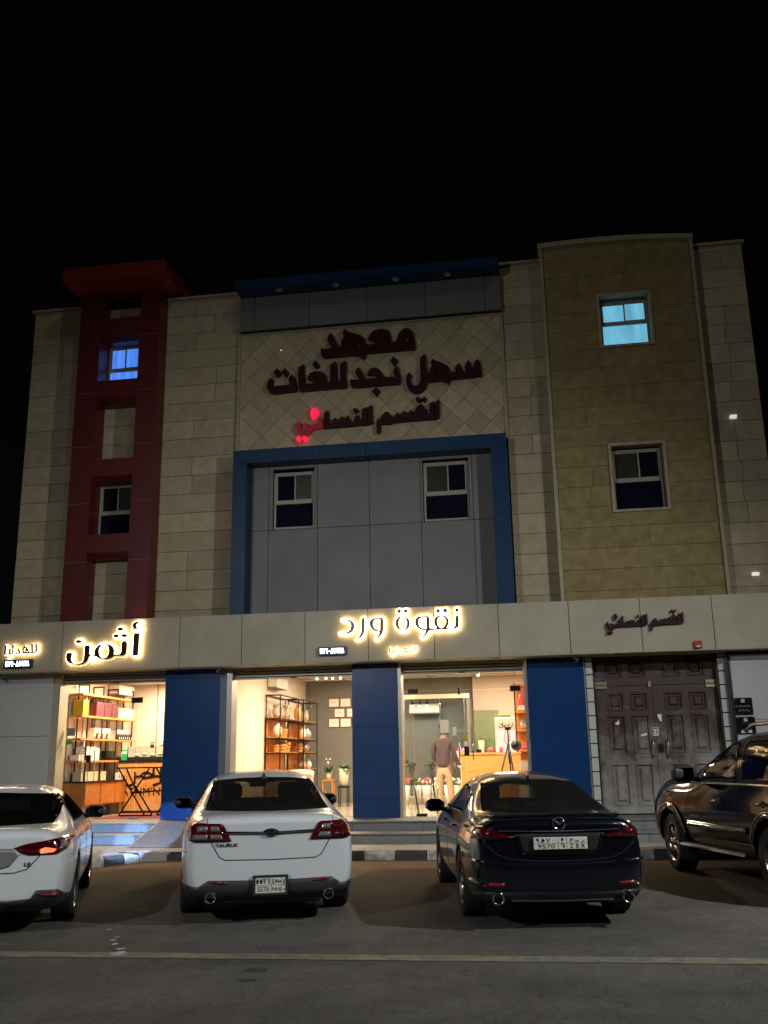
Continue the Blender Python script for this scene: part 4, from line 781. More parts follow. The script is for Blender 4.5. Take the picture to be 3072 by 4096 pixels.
for i in range(4): tag(MB().ell((-9.0 + (i % 3) * .12, 22.6, 2.08 + (i // 3) * .08), .06, .06, .05).build('wrapped_bun', m_flw), ['left', 'middle', 'right', 'top'][i] + ' one of the white buns piled on the glass display', 'bun', 'buns on the display')
def stand_card(x, y, z, w, h, m, lb): o = empty('card_stand', (x, y, z), 0, lb, 'card'); MB().box(-w / 2, w / 2, 0, .012, 0, h).build('card', m, o); B(-w / 3, w / 3, -.002, 0, h * .6, h * .85).build('print', m_wbox if m is m_green else m_pw, o)
stand_card(-9.84, 22.4, 1.72, .17, .24, m_green, 'green price card standing at the left end of the counter'); stand_card(-9.64, 22.34, 1.79, .16, .24, m_wbox, 'white tilted price card on the counter next to the green card'); stand_card(-9.36, 22.9, 2.0, .09, .14, m_dark, 'small black card behind the glass display')
# X frame table, carpet, ac
tb = empty('frame_table', (-8.8, 20.95, .5), 0, 'black steel table on crossed legs behind the glass of the gift shop', 'table')
at(tb, B(-9.28, -7.9, 20.72, 21.2, 1.53, 1.56), 'table_top', m_dark)
def xl(y, x0):
    for a, b in (((x0, y, 1.53), (x0 + .64, y, .55)), ((x0 + .18, y, 1.53), (x0 + .46, y, 1.0)), ((x0 + .72, y, 1.53), (x0 + .06, y, .55)), ((x0 + .40, y, 1.16), (x0 + .82, y, .55))): at(tb, MB().tube([a, b], .019, 4), 'leg', m_dark)
    at(tb, MB().tube([(x0 + .05, y, .53), (x0 + .82, y, .53)], .017, 4), 'foot_bar', m_dark)
xl(20.8, -9.26); xl(21.1, -8.5); at(tb, MB().tube([(-8.98, 20.85, 1.0), (-8.1, 21.1, 1.06)], .017, 4), 'brace', m_dark)
tag(B(-9.5, -7.75, 20.15, 22.1, .506, .515).build('carpet', m_carpet), 'red carpet on the floor of the gift shop', 'carpet')
def ac(x0, x1, y0, y1, z0, z1, lb):
    o = empty('air_conditioner', ((x0 + x1) / 2, (y0 + y1) / 2, z0), 0, lb, 'air conditioner'); w, d, h = x1 - x0, y1 - y0, z1 - z0
    MB().cbox((0, 0, h / 2), (w, d, h), 0, .02).build('casing', m_wbox, o); B(-w * .46, w * .46, -d / 2 - .004, d * .3, .0 - .004, .03).build('vent', m_gwall, o)
ac(-10.28, -10.02, 22.3, 23.2, 3.28, 3.52, 'white air conditioner high on the left wall of the gift shop'); ac(-6.36, -6.12, 22.6, 23.6, 3.35, 3.62, 'white air conditioner high on the left wall of the flower shop')
def sticker(x0, x1, z0, z1, m, txt=None, tm=None, name='sticker'):
    o = bp(B(x0, x1, 19.944, 19.948, z0, z1), name, m)
    if txt: t = put(text_mesh(txt, (z1 - z0) * .8, .001), 'print', tm or m_green, o, ((x0 + x1) / 2, 19.943, (z0 + z1) / 2))
    return o
m_gsd = mat('dark green print', (.01, .12, .03), .5); m_lg = mat('light green film', (.10, .32, .10), .5); m_gf = paper('grey film', (.22, .24, .22)); m_bf = paper('blue film', (.03, .08, .24))
sticker(-10.13, -9.93, 2.24, 2.41, m_gf); sticker(-10.12, -9.98, 2.06, 2.15, m_lg, 'tabby', m_gsd)
sticker(-1.95, -1.77, 2.13, 2.39, paper('pale film', (.62, .62, .56))); sticker(-1.95, -1.77, 2.10, 2.126, m_bf); sticker(-1.70, -1.62, 2.08, 2.25, bpy.data.materials['pale film']); sticker(-1.49, -1.39, 2.0, 2.10, m_yel, None); sticker(-1.47, -1.39, 1.86, 1.96, bpy.data.materials['pale film'])
put(text_mesh('0  1796313', .075, .001), 'phone_print', m_wbox, bld, (-1.53 + 3.2, 19.945 - 19.6, 2.165))
# flower shop: two black open shelf units
def rack(x0, x1, y0, y1, top, levels, lb):
    o = empty('shelf_rack', ((x0 + x1) / 2, (y0 + y1) / 2, .5), 0, lb, 'shelf', 'black framed display racks'); q = .024
    for x in (x0, x1 - q):
        for y in (y0, y1 - q): at(o, B(x, x + q, y, y + q, .5, top), 'post', m_dark)
    for z in levels + [top]:
        at(o, MB().box(x0 + q, x1 - q, y0, y0 + q, z - .03, z).box(x0 + q, x1 - q, y1 - q, y1, z - .03, z).box(x0, x0 + q, y0 + q, y1 - q, z - .03, z).box(x1 - q, x1, y0 + q, y1 - q, z - .03, z), 'rail', m_dark)
    for z in levels: at(o, B(x0 + .02, x1 - .02, y0 + .02, y1 - .02, z, z + .015), 'shelf_board', m_orange)
    at(o, B(x0 + .005, x0 + .012, y0 + .04, y1 - .04, .6, top - .5), 'back_panel', m_orange)
rack(-6.35, -5.98, 22.4, 24.2, 3.18, [1.40, 1.83, 2.17, 2.63], 'nearer tall black rack with warm wooden shelves against the left wall'); rack(-6.35, -5.92, 24.5, 26.1, 3.18, [1.41, 1.84, 2.17, 2.62], 'farther tall black rack, beside the certificates')
def vase(x, y, z, r, h, m, lb, name='vase', g=None, neck=.4):
    o = tag(MB().lathe([(.001, 0), (r * .55, 0), (r * .95, h * .3), (r, h * .5), (r * .8, h * .72), (r * neck, h * .88), (r * neck * 1.15, h), (r * neck * .9, h), (.001, h * .6)], n=16).build(name, m, None, True), lb, 'vase', g); o.location = (x, y, z); return o
vase(-6.16, 22.75, 2.19, .13, .34, m_cer, 'cream round vase with a short neck on the third shelf of the nearer rack'); vase(-6.15, 24.75, 2.64, .10, .42, m_pine, 'tall tan vase on the top shelf of the farther rack'); vase(-6.1, 25.1, 2.19, .10, .33, m_cer, 'cream vase on the third shelf of the farther rack'); vase(-6.08, 25.5, 2.19, .12, .30, mat('blue grey glaze', (.30, .36, .42), .3), 'blue grey vase right of the cream vase on the farther rack'); vase(-6.1, 25.75, 1.42, .10, .25, m_cer, 'low cream jug on the bottom shelf of the farther rack')
def basket(x, y, z, w, h, lb):
    o = empty('wicker_basket', (x, y, z), 0, lb, 'basket', 'baskets on the racks')
    for k in range(3): MB().lathe([(w * (.8 + .1 * k), h * k / 3), (w * (.86 + .1 * k), h * (k + .75) / 3), (w * (.80 + .1 * k), h * (k + .75) / 3), (w * (.75 + .1 * k), h * k / 3)], n=14).build('woven_ring', m_pine, o)
basket(-6.16, 22.7, 1.85, .11, .18, 'left wicker basket on the second shelf of the nearer rack'); basket(-6.16, 23.2, 1.85, .12, .2, 'middle wicker basket on the second shelf of the nearer rack'); basket(-6.16, 23.6, 1.85, .12, .26, 'right wicker basket on the second shelf of the nearer rack'); basket(-6.16, 23.3, 2.19, .13, .22, 'wicker basket beside the round vase on the nearer rack'); basket(-6.15, 24.9, 1.86, .12, .22, 'wicker basket on the second shelf of the farther rack')
m_gj = mat('clear jar glass', (.9, .82, .7), .05, trans=.7)
for i, (x, y, z, r, h, lb) in enumerate(((-6.16, 22.7, 2.65, .11, .3, 'wide glass jar on the top shelf of the nearer rack, nearest the glass'), (-6.16, 23.15, 2.65, .09, .26, 'glass jar in the middle of the top shelf of the nearer rack'), (-6.16, 23.6, 2.65, .1, .33, 'tall glass jar at the back of the top shelf of the nearer rack'), (-6.1, 25.4, 2.64, .1, .3, 'glass bowl on the top shelf of the farther rack'), (-6.1, 25.45, 1.86, .11, .26, 'glass jar on the second shelf of the farther rack'), (-6.1, 25.1, 1.43, .12, .2, 'low glass bowl on the bottom shelf of the farther rack'))): vase(x, y, z, r, h, m_gj, lb, 'glass_jar', neck=.8)
def leafy(x, y, z, n, L, lb, m=None, name='potted_plant', pot=None, potdim=(.08, .18), spread=.8, seed=1, flowers=0):
    R = random.Random(seed); o = empty(name, (x, y, z), 0, lb, 'plant')
    pr_, ph = potdim
    MB().lathe([(.001, 0), (pr_ * .75, 0), (pr_, ph), (pr_ * .9, ph), (pr_ * .85, ph * .85), (.001, ph * .85)], n=14).build('pot', pot or m_cer, o, True)
    for i in range(n):
        a = R.uniform(0, 6.28); e = R.uniform(.3, 1.3); d0 = Vector((math.cos(a) * math.cos(e), math.sin(a) * math.cos(e), math.sin(e))); side = Vector((-math.sin(a), math.cos(a), 0)); l = L * R.uniform(.6, 1)
        b0 = Vector((0, 0, ph * .85)); pts = [b0 + d0 * l * t + Vector((0, 0, -spread * l * t * t * .45)) for t in (0, .35, .7, 1)]; ww = [.008, .042, .034, .002]
        vs = []
        for p, w_ in zip(pts, ww): vs += [p - side * w_, p + Vector((0, 0, -.006)), p + side * w_]
        MB().add(vs, [(3 * k + j, 3 * k + j + 1, 3 * k + j + 4, 3 * k + j + 3) for k in range(3) for j in (0, 1)]).build('leaf', m or m_leaf, o)
    for i in range(flowers):
        a = R.uniform(0, 6.28); MB().ell((math.cos(a) * .06, math.sin(a) * .06, ph + L * R.uniform(.6, .9)), .022, .022, .018).build('flower', m_flw, o)
st2 = empty('side_table', (-5.27, 24.5, .5), 0, 'small wooden side table under the white flowered plant', 'table')
B(-.15, .15, -.15, .15, .63, .66).build('table_top', m_orange, st2)
for a in (-.12, .12):
    for b in (-.12, .12): B(a - .015, a + .015, b - .015, b + .015, 0, .63).build('leg', m_orange, st2)
leafy(-5.27, 24.5, 1.16, 26, .36, 'leafy plant with white blooms in a cream pot on the side table', seed=3, flowers=4); leafy(-4.9, 24.6, 1.0, 34, .42, 'broad leaved plant wrapped in cream paper, right of the side table', pot=m_cer, potdim=(.14, .42), spread=1.1, seed=5)
ps = empty('plant_stand', (-4.9, 24.6, .5), 0, 'dark stand carrying the paper wrapped plant', 'stand'); B(-.14, .14, -.14, .14, .45, .5).build('stand_top', m_dark, ps)
for a in (-.11, .11):
    for b in (-.11, .11): B(a - .012, a + .012, b - .012, b + .012, 0, .45).build('leg', m_dark, ps)
for i, (x, z) in enumerate(((-5.56, 3.19), (-5.23, 3.19), (-4.90, 3.19), (-5.40, 2.91), (-5.05, 2.91), (-5.56, 2.64), (-5.23, 2.64), (-4.90, 2.64))):
    row = 'top' if z > 3 else 'middle' if z > 2.8 else 'bottom'; k = {0: 'left', 1: 'centre', 2: 'right', 3: 'left', 4: 'right', 5: 'left', 6: 'centre', 7: 'right'}[i]
    o = empty('certificate', (x, 26.57, z), 0, '%s framed white certificate in the %s row on the grey wall' % (k, row), 'picture', 'certificates on the grey wall')
    B(-.15, .15, 0, .02, -.12, .12).build('frame', m_bottle, o); B(-.138, .138, -.004, 0, -.108, .108).build('sheet', m_wbox, o); B(-.07, .07, -.006, -.004, .0, .01).build('print', m_bag, o)
for i, (x, y, m_) in enumerate(((-5.9, 21.9, m_khaki), (-5.35, 22.0, m_cer))):
    o = empty('shell_chair', (x, y, .5), 0, ('brown' if i == 0 else 'cream') + ' shell chair seen above the white sedan roof', 'chair', 'shell chairs in the flower shop')
    pts = []; K = 8
    for j in range(5):
        for k in range(K + 1):
            t = math.pi * k / K; rx = .24 + .02 * j; pts.append((math.cos(t) * rx, -.02 + math.sin(t) * -.10 - .04 * j, .45 + .11 * j + .05 * math.sin(t) * (j == 4)))
    MB().add(pts, [(j * (K + 1) + k, j * (K + 1) + k + 1, (j + 1) * (K + 1) + k + 1, (j + 1) * (K + 1) + k) for j in range(4) for k in range(K)]).build('backrest', m_, o, True).modifiers.new('s', 'SOLIDIFY').thickness = .02
    B(-.24, .24, -.12, .32, .43, .46).build('seat', m_, o, bevel=.02)
    for a in (-.2, .2):
        for b in (-.08, .26): MB().tube([(a * .8, b, .43), (a, b, 0)], .012, 6).build('leg', m_dark, o)
def spot(x, y, z, lb, g='black spotlights on the ceiling'):
    o = empty('spotlight', (x, y, z), 0, lb, 'spotlight', g); MB().tube([(0, 0, 0), (0, 0, -.09)], .012, 6).build('stem', m_dark, o); MB().tube([(0, .05, -.06), (0, -.08, -.16)], .032, 10).build('lamp_head', m_dark, o, True); MB().ell((0, -.085, -.165), .030, .012, .030).build('bulb', m_lampw, o)
for i, x in enumerate((-5.35, -5.12, -4.95, -4.75)): spot(x, 23.6, 3.78, ORD[i] + ' black spotlight from the left over the certificates')
spot(-1.35, 24, 3.78, 'single black spotlight over the pine desk')
# flower cooler room at the back
cr_ = empty('flower_cooler', (-2.65, 25.9, .5), 0, 'glass fronted flower cold room with a pale frame', 'cold room')
at(cr_, B(-3.7, -1.7, 25.5, 25.6, 3.17, 3.28), 'header', m_cer); at(cr_, B(-1.78, -1.70, 25.5, 26.4, .505, 3.17), 'side_post', m_gwall); at(cr_, B(-3.7, -1.78, 25.52, 25.53, .56, 3.17), 'glass_front', m_glass)
for x in (-3.45, -2.5, -1.85): at(cr_, B(x, x + .02, 25.50, 25.54, .56, 3.17), 'glass_joint', m_steel)
at(cr_, B(-3.7, -1.7, 25.5, 26.5, .505, .66), 'base', m_wbox)
ac(-3.4, -2.56, 26.3, 26.55, 2.82, 3.08, 'white air conditioner inside the flower cold room')
for i, x in enumerate((-3.25, -3.05, -2.85)): spot(x, 25.8, 3.16, ORD[i] + ' spotlight from the left inside the cold room', 'spotlights in the cold room')
l = bpy.data.lights.new('cooler_light', 'AREA'); l.energy = 45; l.size = 1.4; l.size_y = .1; l.shape = 'RECTANGLE'; l.color = (1, .93, .82); q_ = bpy.data.objects.new('cooler_light', l); COL.objects.link(q_); q_.parent = cr_; q_.location = (0, -.1, .95 + 1.6)
def bouquet(x, y, z, r, mats, lb, n=16, seed=0, cat='flowers', stem=.0, wrap=None):
    R = random.Random(seed); o = empty('bouquet', (x, y, z), 0, lb, cat)
    if wrap: MB().lathe([(.02, -.28), (r * .5, -.15), (r * 1.1, .05), (r * 1.0, .05), (r * .4, -.14)], n=12).build('paper_wrap', wrap, o)
    for i in range(n):
        a = R.uniform(0, 6.28); q = r * math.sqrt(R.random()); MB().ell((math.cos(a) * q, math.sin(a) * q * .7, R.uniform(0, r * .8)), r * .26, r * .26, r * .22, 8, 5).build('blossom', R.choice(mats), o)
    for i in range(8):
        a = R.uniform(0, 6.28); MB().ell((math.cos(a) * r, math.sin(a) * r * .8, R.uniform(-.03, r * .6)), r * .1, r * .3, r * .08, 6, 4).build('leaf', m_leaf, o)
fb = [(-3.4, (m_pink,), 'red'), (-3.1, (m_flw, m_leaf), 'white and green'), (-2.86, (m_flw, m_pink), 'white and pink'), (-2.62, (m_flw,), 'white'), (-2.3, (m_leaf, m_flw), 'leafy white'), (-2.05, (m_flw, m_leaf), 'pale green')]
for i, (x, ms, n_) in enumerate(fb):
    o = tag(MB().lathe([(.001, 0), (.085, 0), (.125, .46), (.115, .46), (.07, .05), (.001, .05)], n=14).build('flower_bucket', m_wbox, None, True), ORD[i] + ' tall white flower bucket from the left on the cold room base', 'bucket', 'white flower buckets'); o.location = (x, 25.25, .51)
    bouquet(x, 25.25, 1.0, .16, ms, n_ + ' flowers standing in the ' + ORD[i] + ' white bucket from the left', 14, i)
bouquet(-1.86, 24.4, 1.75, .15, (m_flw, m_mag), 'white and magenta bouquet in white paper right of the standing man', 16, 21, wrap=m_flw)
pd = empty('pedestal', (-1.86, 24.4, .5), 0, 'white pedestal carrying the magenta bouquet', 'pedestal'); MB().lathe([(.001, 0), (.13, 0), (.13, .04), (.05, .1), (.05, .88), (.13, .95), (.001, .95)], n=14).build('column', m_wbox, pd, True)
bouquet(-3.42, 22.6, 1.85, .13, (m_cer,), 'cream dried flowers just behind the second blue column', 10, 31)
pd = empty('pedestal', (-3.42, 22.6, .5), 0, 'orange wooden plinth carrying the dried flowers', 'pedestal'); B(-.12, .12, -.12, .12, 0, 1.25).build('plinth_body', m_bag, pd)
# pine desk and the things on it
dk = empty('sales_desk', (-1.05, 23.3, .5), 0, 'pine sales desk at the right of the flower shop', 'desk')
for i in range(3): at(dk, B(-1.78, -.40, 23.0, 23.04, .5 + i * .40, .895 + i * .40), 'front_board', m_pine)
at(dk, B(-1.80, -.38, 22.97, 23.6, 1.705, 1.745), 'desk_top', m_pine); at(dk, B(-1.78, -1.74, 23.04, 23.6, .5, 1.70), 'side_board', m_pine)
def desk_item(name, x, mb, m, lb, cat, y=23.2, z=1.745): o = tag(mb.build(name, m), lb, cat); o.location = (x, y, z); return o
desk_item('card_machine', -1.36, MB().cbox((0, 0, .04), (.12, .12, .08), 0, .01), m_dark, 'black card machine on the pine desk', 'card machine')
desk_item('paper_bag', -1.30, MB().add([(-.05, -.04, 0), (.05, -.04, 0), (.05, .04, 0), (-.05, .04, 0), (-.07, -.05, .28), (.07, -.05, .28), (.07, .05, .25), (-.07, .05, .25)], [(0, 1, 2, 3), (0, 4, 5, 1), (1, 5, 6, 2), (2, 6, 7, 3), (3, 7, 4, 0)]), m_cambox, 'kraft paper roll stand on the pine desk', 'paper')
desk_item('rose_box', -1.08, MB().ell((0, 0, .06), .08, .06, .06), m_pink, 'red rose box in the middle of the pine desk', 'flowers'); desk_item('rose_box', -.84, MB().ell((0, 0, .05), .05, .05, .08), m_pink, 'small red flower beside the white cabinet on the desk', 'flowers')
fr_ = empty('white_fridge', (-.75, 24.6, .5), 0, 'small white display fridge with dark Arabic print behind the pine desk', 'fridge')
B(-.27, .27, 0, .5, 0, 2.1).build('fridge_body', m_wbox, fr_, bevel=.02); B(-.22, .22, -.01, 0, .6, 1.78).build('door', mat('cold lit glass', (.5, .55, .6), .1, emit=(.8, .88, 1), es=.5), fr_)
for k, p in enumerate([[(.18, .10), (.14, 0), (.05, 0)], [(.10, .09), (.06, .02)], [(.03, .05), (-.03, .05), (-.02, 0), (.04, 0)], [(-.08, .12), (-.08, 0), (-.16, 0), (-.16, .05)]]): put(flat_mesh([stroke([(a, 1.86 + b) for a, b in p], .022)], .004 + k * .0004), 'print_stroke', m_dark, fr_, (0, -.004, 0))
o = empty('green_sign', (-.76, 26.42, 2.62), 0, 'small green and white sign on the beige back wall', 'sign'); B(-.20, .10, 0, .02, -.14, .12).build('board', m_lg, o); B(.105, .17, 0, .02, -.14, .12).build('side_strip', m_wbox, o); MB().ell((-.05, -.004, 0), .03, .004, .06).build('emblem', m_flw, o)
tag(B(-1.62, -.95, 25.6, 25.62, .5, 2.84).build('glass_screen', glass('green tinted glass', (.75, .9, .8), .9)), 'green tinted glass screen behind the pine desk', 'screen')
# camera tripod with a light head and red cord
tp = empty('tripod', (-.62, 21.6, .5), 0, 'black camera tripod with a round light and red strap before the desk', 'tripod')
for a in ((-.38, -.1), (.18, -.12), (.05, .25)): MB().tube([(0, 0, 1.42), (a[0] * .55, a[1] * .55, .72), (a[0], a[1], 0)], [.02, .016, .010], 8).build('leg', m_dark, tp, True)
MB().tube([(0, 0, 1.0), (0, 0, 1.72)], .016, 8).build('centre_column', m_dark, tp, True); MB().cbox((.0, 0, 1.74), (.12, .08, .06), .2, .01).build('head', m_dark, tp); MB().tube([(0, 0, 1.72), (-.17, -.05, 1.86)], .009, 6).build('pan_handle', m_dark, tp)
MB().tube([(-.05, -.02, 1.7), (-.09, -.02, 1.5), (-.02, -.02, 1.4), (.04, -.03, 1.5), (.03, -.03, 1.68)], .011, 6).build('strap', m_pink, tp, True)
MB().lathe([(.001, 0), (.05, 0), (.115, .10), (.11, .10), (.045, .01)], (.17, -.12, 1.38), 16, 'Y').build('light_dish', m_dark, tp, True); MB().ell((.17, -.08, 1.38), .05, .03, .05).build('bulb', m_bag, tp)
# right hand rack with orange boards
r3 = empty('display_rack', (-.15, 24.4, .5), 0, 'orange wooden rack with gifts at the far right of the flower shop', 'shelf')
for x in (-.50, .06): at(r3, B(x, x + .03, 24.0, 24.03, .5, 3.4), 'post', m_dark)
for z in (1.32, 1.80, 2.28, 2.72, 3.38): at(r3, B(-.50, .09, 24.0, 24.45, z - .04, z), 'shelf_board', m_orange)
at(r3, B(-.48, .08, 24.46, 24.48, .5, 3.38), 'back_panel', m_orange)
for i, (x, z, m_, r_, h, lb) in enumerate(((-.32, 2.28, m_gj, .08, .22, 'brown glass lantern on the middle shelf of the orange rack'), (-.3, 2.72, m_cer, .13, .14, 'wide cream bowl on the second highest shelf of the orange rack'), (-.3, 1.80, m_pink, .06, .14, 'pink vase on the fourth shelf of the orange rack'), (-.15, 1.80, m_cer, .06, .18, 'cream vase beside the pink vase on the orange rack'), (-.3, 1.32, m_gj, .12, .22, 'round glass bowl on the lowest shelf of the orange rack'))): vase(x, 24.1, z, r_, h, m_, lb, neck=.8)
tag(MB().lathe([(.001, .30), (.03, .28), (.09, 0), (.08, 0), (.001, .2)], (-.33, 24.15, 2.86), 12).build('cone_ornament', m_pink, None, True), 'pink cone ornament standing near the top of the orange rack', 'ornament')
gr_ = empty('glass_box', (-.3, 22.2, .5), 0, 'low glass display box beside the tripod at the right of the door', 'display case'); B(-.14, .14, -.12, .12, .0, .80).build('stand', m_wbox, gr_); B(-.13, .13, -.11, .11, .80, 1.05).build('glass_case', m_gj, gr_)
# two tall floor vases with curled bamboo by the door
def bamboo(x, y, lb, seed, lean):
    R = random.Random(seed); o = empty('bamboo_vase', (x, y, .505), 0, lb, 'vase', 'bamboo vases inside the door')
    MB().lathe([(.001, 0), (.055, 0), (.06, .02), (.045, .2), (.07, .60), (.066, .60), (.04, .2), (.05, .02), (.001, .02)], n=14).build('vase_body', m_glass, o, True)
    for i in range(5):
        a = R.uniform(-.06, .06) + lean; b = R.uniform(-.05, .05); h = R.uniform(.95, 1.2); pts = [(-a * .3 + R.uniform(-.01, .01), -b * .3, .03), (a * .3, b, .5), (a * .8, b * 1.4, h * .85), (a + R.uniform(-.08, .08), b * 2, h)]
        MB().tube(pts, [.008, .008, .007, .005], 6).build('stalk', m_bamboo, o, True)
        for k in range(7):
            t = R.uniform(0, 6.28); L = R.uniform(.06, .14); c = Vector(pts[-1]) + Vector((0, 0, R.uniform(-.12, .03)))
            MB().tube([c, c + Vector((math.cos(t) * L * .5, math.sin(t) * L * .3, L * .35)), c + Vector((math.cos(t) * L, math.sin(t) * L * .4, L * .2 + R.uniform(-.04, .06)))], [.006, .012, .002], 5).build('leaf', m_bamboo, o, True)
bamboo(-2.52, 20.35, 'left clear vase of twisted bamboo just inside the flower shop door', 4, -.1); bamboo(-2.12, 20.35, 'right clear vase of twisted bamboo just inside the flower shop door', 8, -.08)
# ------------------------------------------------------------ man seen from behind
def skin(name, vs, es, m, parent, sub=2):
    me = bpy.data.meshes.new(name); me.from_pydata([v[:3] for v in vs], es, []); o = bpy.data.objects.new(name, me)
    md = o.modifiers.new('s', 'SKIN'); md.use_smooth_shade = True
    for i, v in enumerate(vs): sv = me.skin_vertices[0].data[i]; sv.radius = (v[3], v[4] if len(v) > 4 else v[3]); sv.use_root = i == 0
    o.modifiers.new('u', 'SUBSURF').levels = sub
    mm = fix_mesh(o); mm.materials.clear(); mm.materials.append(m)
    for p in mm.polygons: p.use_smooth = True
    q = bpy.data.objects.new(name, mm); COL.objects.link(q); q.parent = parent; return q
man = empty('person', (-2.22, 23.3, .505), math.radians(-8), 'man with his back turned, plum checked shirt and khaki trousers, standing in the flower shop', 'person')
man.scale = (1.10, 1.10, 1.10)
skin('body', [(0, 0, .95, .095, .075), (0, 0, 1.15, .105, .075), (0, .02, 1.32, .13, .09), (0, .02, 1.43, .08, .065), (0, .03, 1.50, .052, .055), (0, .04, 1.60, .072, .085), (0, .035, 1.69, .072, .088), (0, .03, 1.745, .045, .055),
              (-.155, .02, 1.40, .055), (-.215, .02, 1.20, .045), (-.225, .03, 1.10, .038), (-.215, .09, .90, .026), (-.21, .11, .83, .030, .018), (.155, .02, 1.40, .055), (.215, .02, 1.20, .045), (.23, .03, 1.10, .038), (.24, .06, .88, .026), (.24, .08, .80, .030, .018),
              (-.09, 0, .88, .085), (-.10, .01, .50, .055), (-.105, 0, .10, .038), (-.11, .10, .04, .035, .03), (.09, 0, .88, .085), (.12, .02, .50, .055), (.15, .04, .10, .038), (.16, .14, .04, .035, .03)],
     [(0, 1), (1, 2), (2, 3), (3, 4), (4, 5), (5, 6), (6, 7), (2, 8), (8, 9), (9, 10), (10, 11), (11, 12), (2, 13), (13, 14), (14, 15), (15, 16), (16, 17), (0, 18), (18, 19), (19, 20), (20, 21), (0, 22), (22, 23), (23, 24), (24, 25)], m_skin, man)
skin('shirt', [(0, 0, .80, .170, .135), (0, 0, .95, .160, .125), (0, 0, 1.15, .142, .11), (0, .02, 1.32, .155, .11), (0, .02, 1.42, .10, .08), (0, .025, 1.475, .062, .065), (-.165, .02, 1.39, .068), (-.222, .02, 1.20, .058), (-.232, .04, 1.08, .050), (-.222, .085, .94, .040), (.165, .02, 1.39, .068), (.222, .02, 1.20, .058), (.238, .04, 1.08, .050), (.245, .06, .92, .040)],
     [(0, 1), (1, 2), (2, 3), (3, 4), (4, 5), (3, 6), (6, 7), (7, 8), (8, 9), (3, 10), (10, 11), (11, 12), (12, 13)], m_shirt, man)
skin('trousers', [(0, 0, .86, .105, .08), (0, 0, .80, .115, .09), (-.085, 0, .74, .098, .095), (-.10, .01, .48, .078), (-.105, 0, .12, .064), (-.108, .005, .06, .066), (.085, 0, .74, .098, .095), (.12, .02, .48, .078), (.15, .04, .12, .064), (.152, .045, .06, .066)],
     [(0, 1), (1, 2), (2, 3), (3, 4), (4, 5), (1, 6), (6, 7), (7, 8), (8, 9)], m_khaki, man)
MB().ell((0, .015, 1.70), .088, .10, .085, 14, 8).build('hair', m_hair, man, True)
for s_ in (-1, 1):
    MB().ell((s_ * .087, .045, 1.635), .012, .02, .032).build('ear', m_skin, man, True); x = -.108 if s_ < 0 else .156
    MB().ell((x, .06 + (.04 if s_ > 0 else 0), .035), .052, .145, .045, 12, 6).build('shoe', m_leather, man, True)
    hx, hy, hz = (-.21, .115, .80) if s_ < 0 else (.24, .085, .77)
    for k in range(4): MB().tube([(hx, hy + (k - 1.5) * .019, hz), (hx - s_ * .012, hy + .004 + (k - 1.5) * .02, hz - .045), (hx - s_ * .028, hy + .004 + (k - 1.5) * .018, hz - .075 + abs(k - 1.3) * .007)], [.0095, .0085, .006], 6).build('finger', m_skin, man, True)
    MB().tube([(hx - s_ * .01, hy + .03, hz + .02), (hx - s_ * .03, hy + .045, hz - .015), (hx - s_ * .035, hy + .04, hz - .045)], [.011, .009, .006], 6).build('thumb', m_skin, man, True)
# ------------------------------------------------------------ cars
m_carw = mat('white car paint', (.60, .62, .63), .28, coat=.8)
m_carn = mat('navy car paint', (.0018, .0028, .009), .25, metal=.2, coat=1)
m_cart = mat('bronze car paint', (.005, .0042, .0036), .08, metal=0, coat=.12, spec=.22)
m_cgl = glass('car glass', (.26, .26, .24), 1.0, .0, .02); m_cgl2 = glass('tinted car glass', (.05, .05, .05), 1.0, .0, .008)
m_tyre = mat('tyre rubber', (.012, .012, .012), .85, bump=.2, bscale=60); m_trimb = mat('black plastic', (.016, .016, .017), .55); m_clad = mat('grey plastic cladding', (.030, .030, .032), .6)
m_chrome = mat('chrome', (.72, .72, .72), .08, metal=1); m_rim = mat('alloy rim', (.42, .41, .40), .25, metal=1)
m_tail = mat('red lens', (.07, .003, .005), .12, coat=1); m_tailc = mat('clear lens', (.26, .26, .26), .15, metal=.5, coat=1); m_taild = mat('dark red lens', (.05, .002, .004), .12, coat=1)
m_brake = mat('lit brake lamp', (.8, .05, .03), .3, emit=(1, .045, .02), es=7); m_refl = mat('red reflector', (.20, .008, .010), .3, coat=1)
m_plate = mat('plate sheet', (.62, .62, .54), .4); m_seat = mat('dark seat cloth', (.028, .028, .028), .85); m_gap = mat('panel gap', (.004, .004, .004), .9)
m_inner = mat('cabin trim', (.012, .012, .012), .9); m_amber = mat('mirror glass', (.05, .05, .05), .05, metal=1)
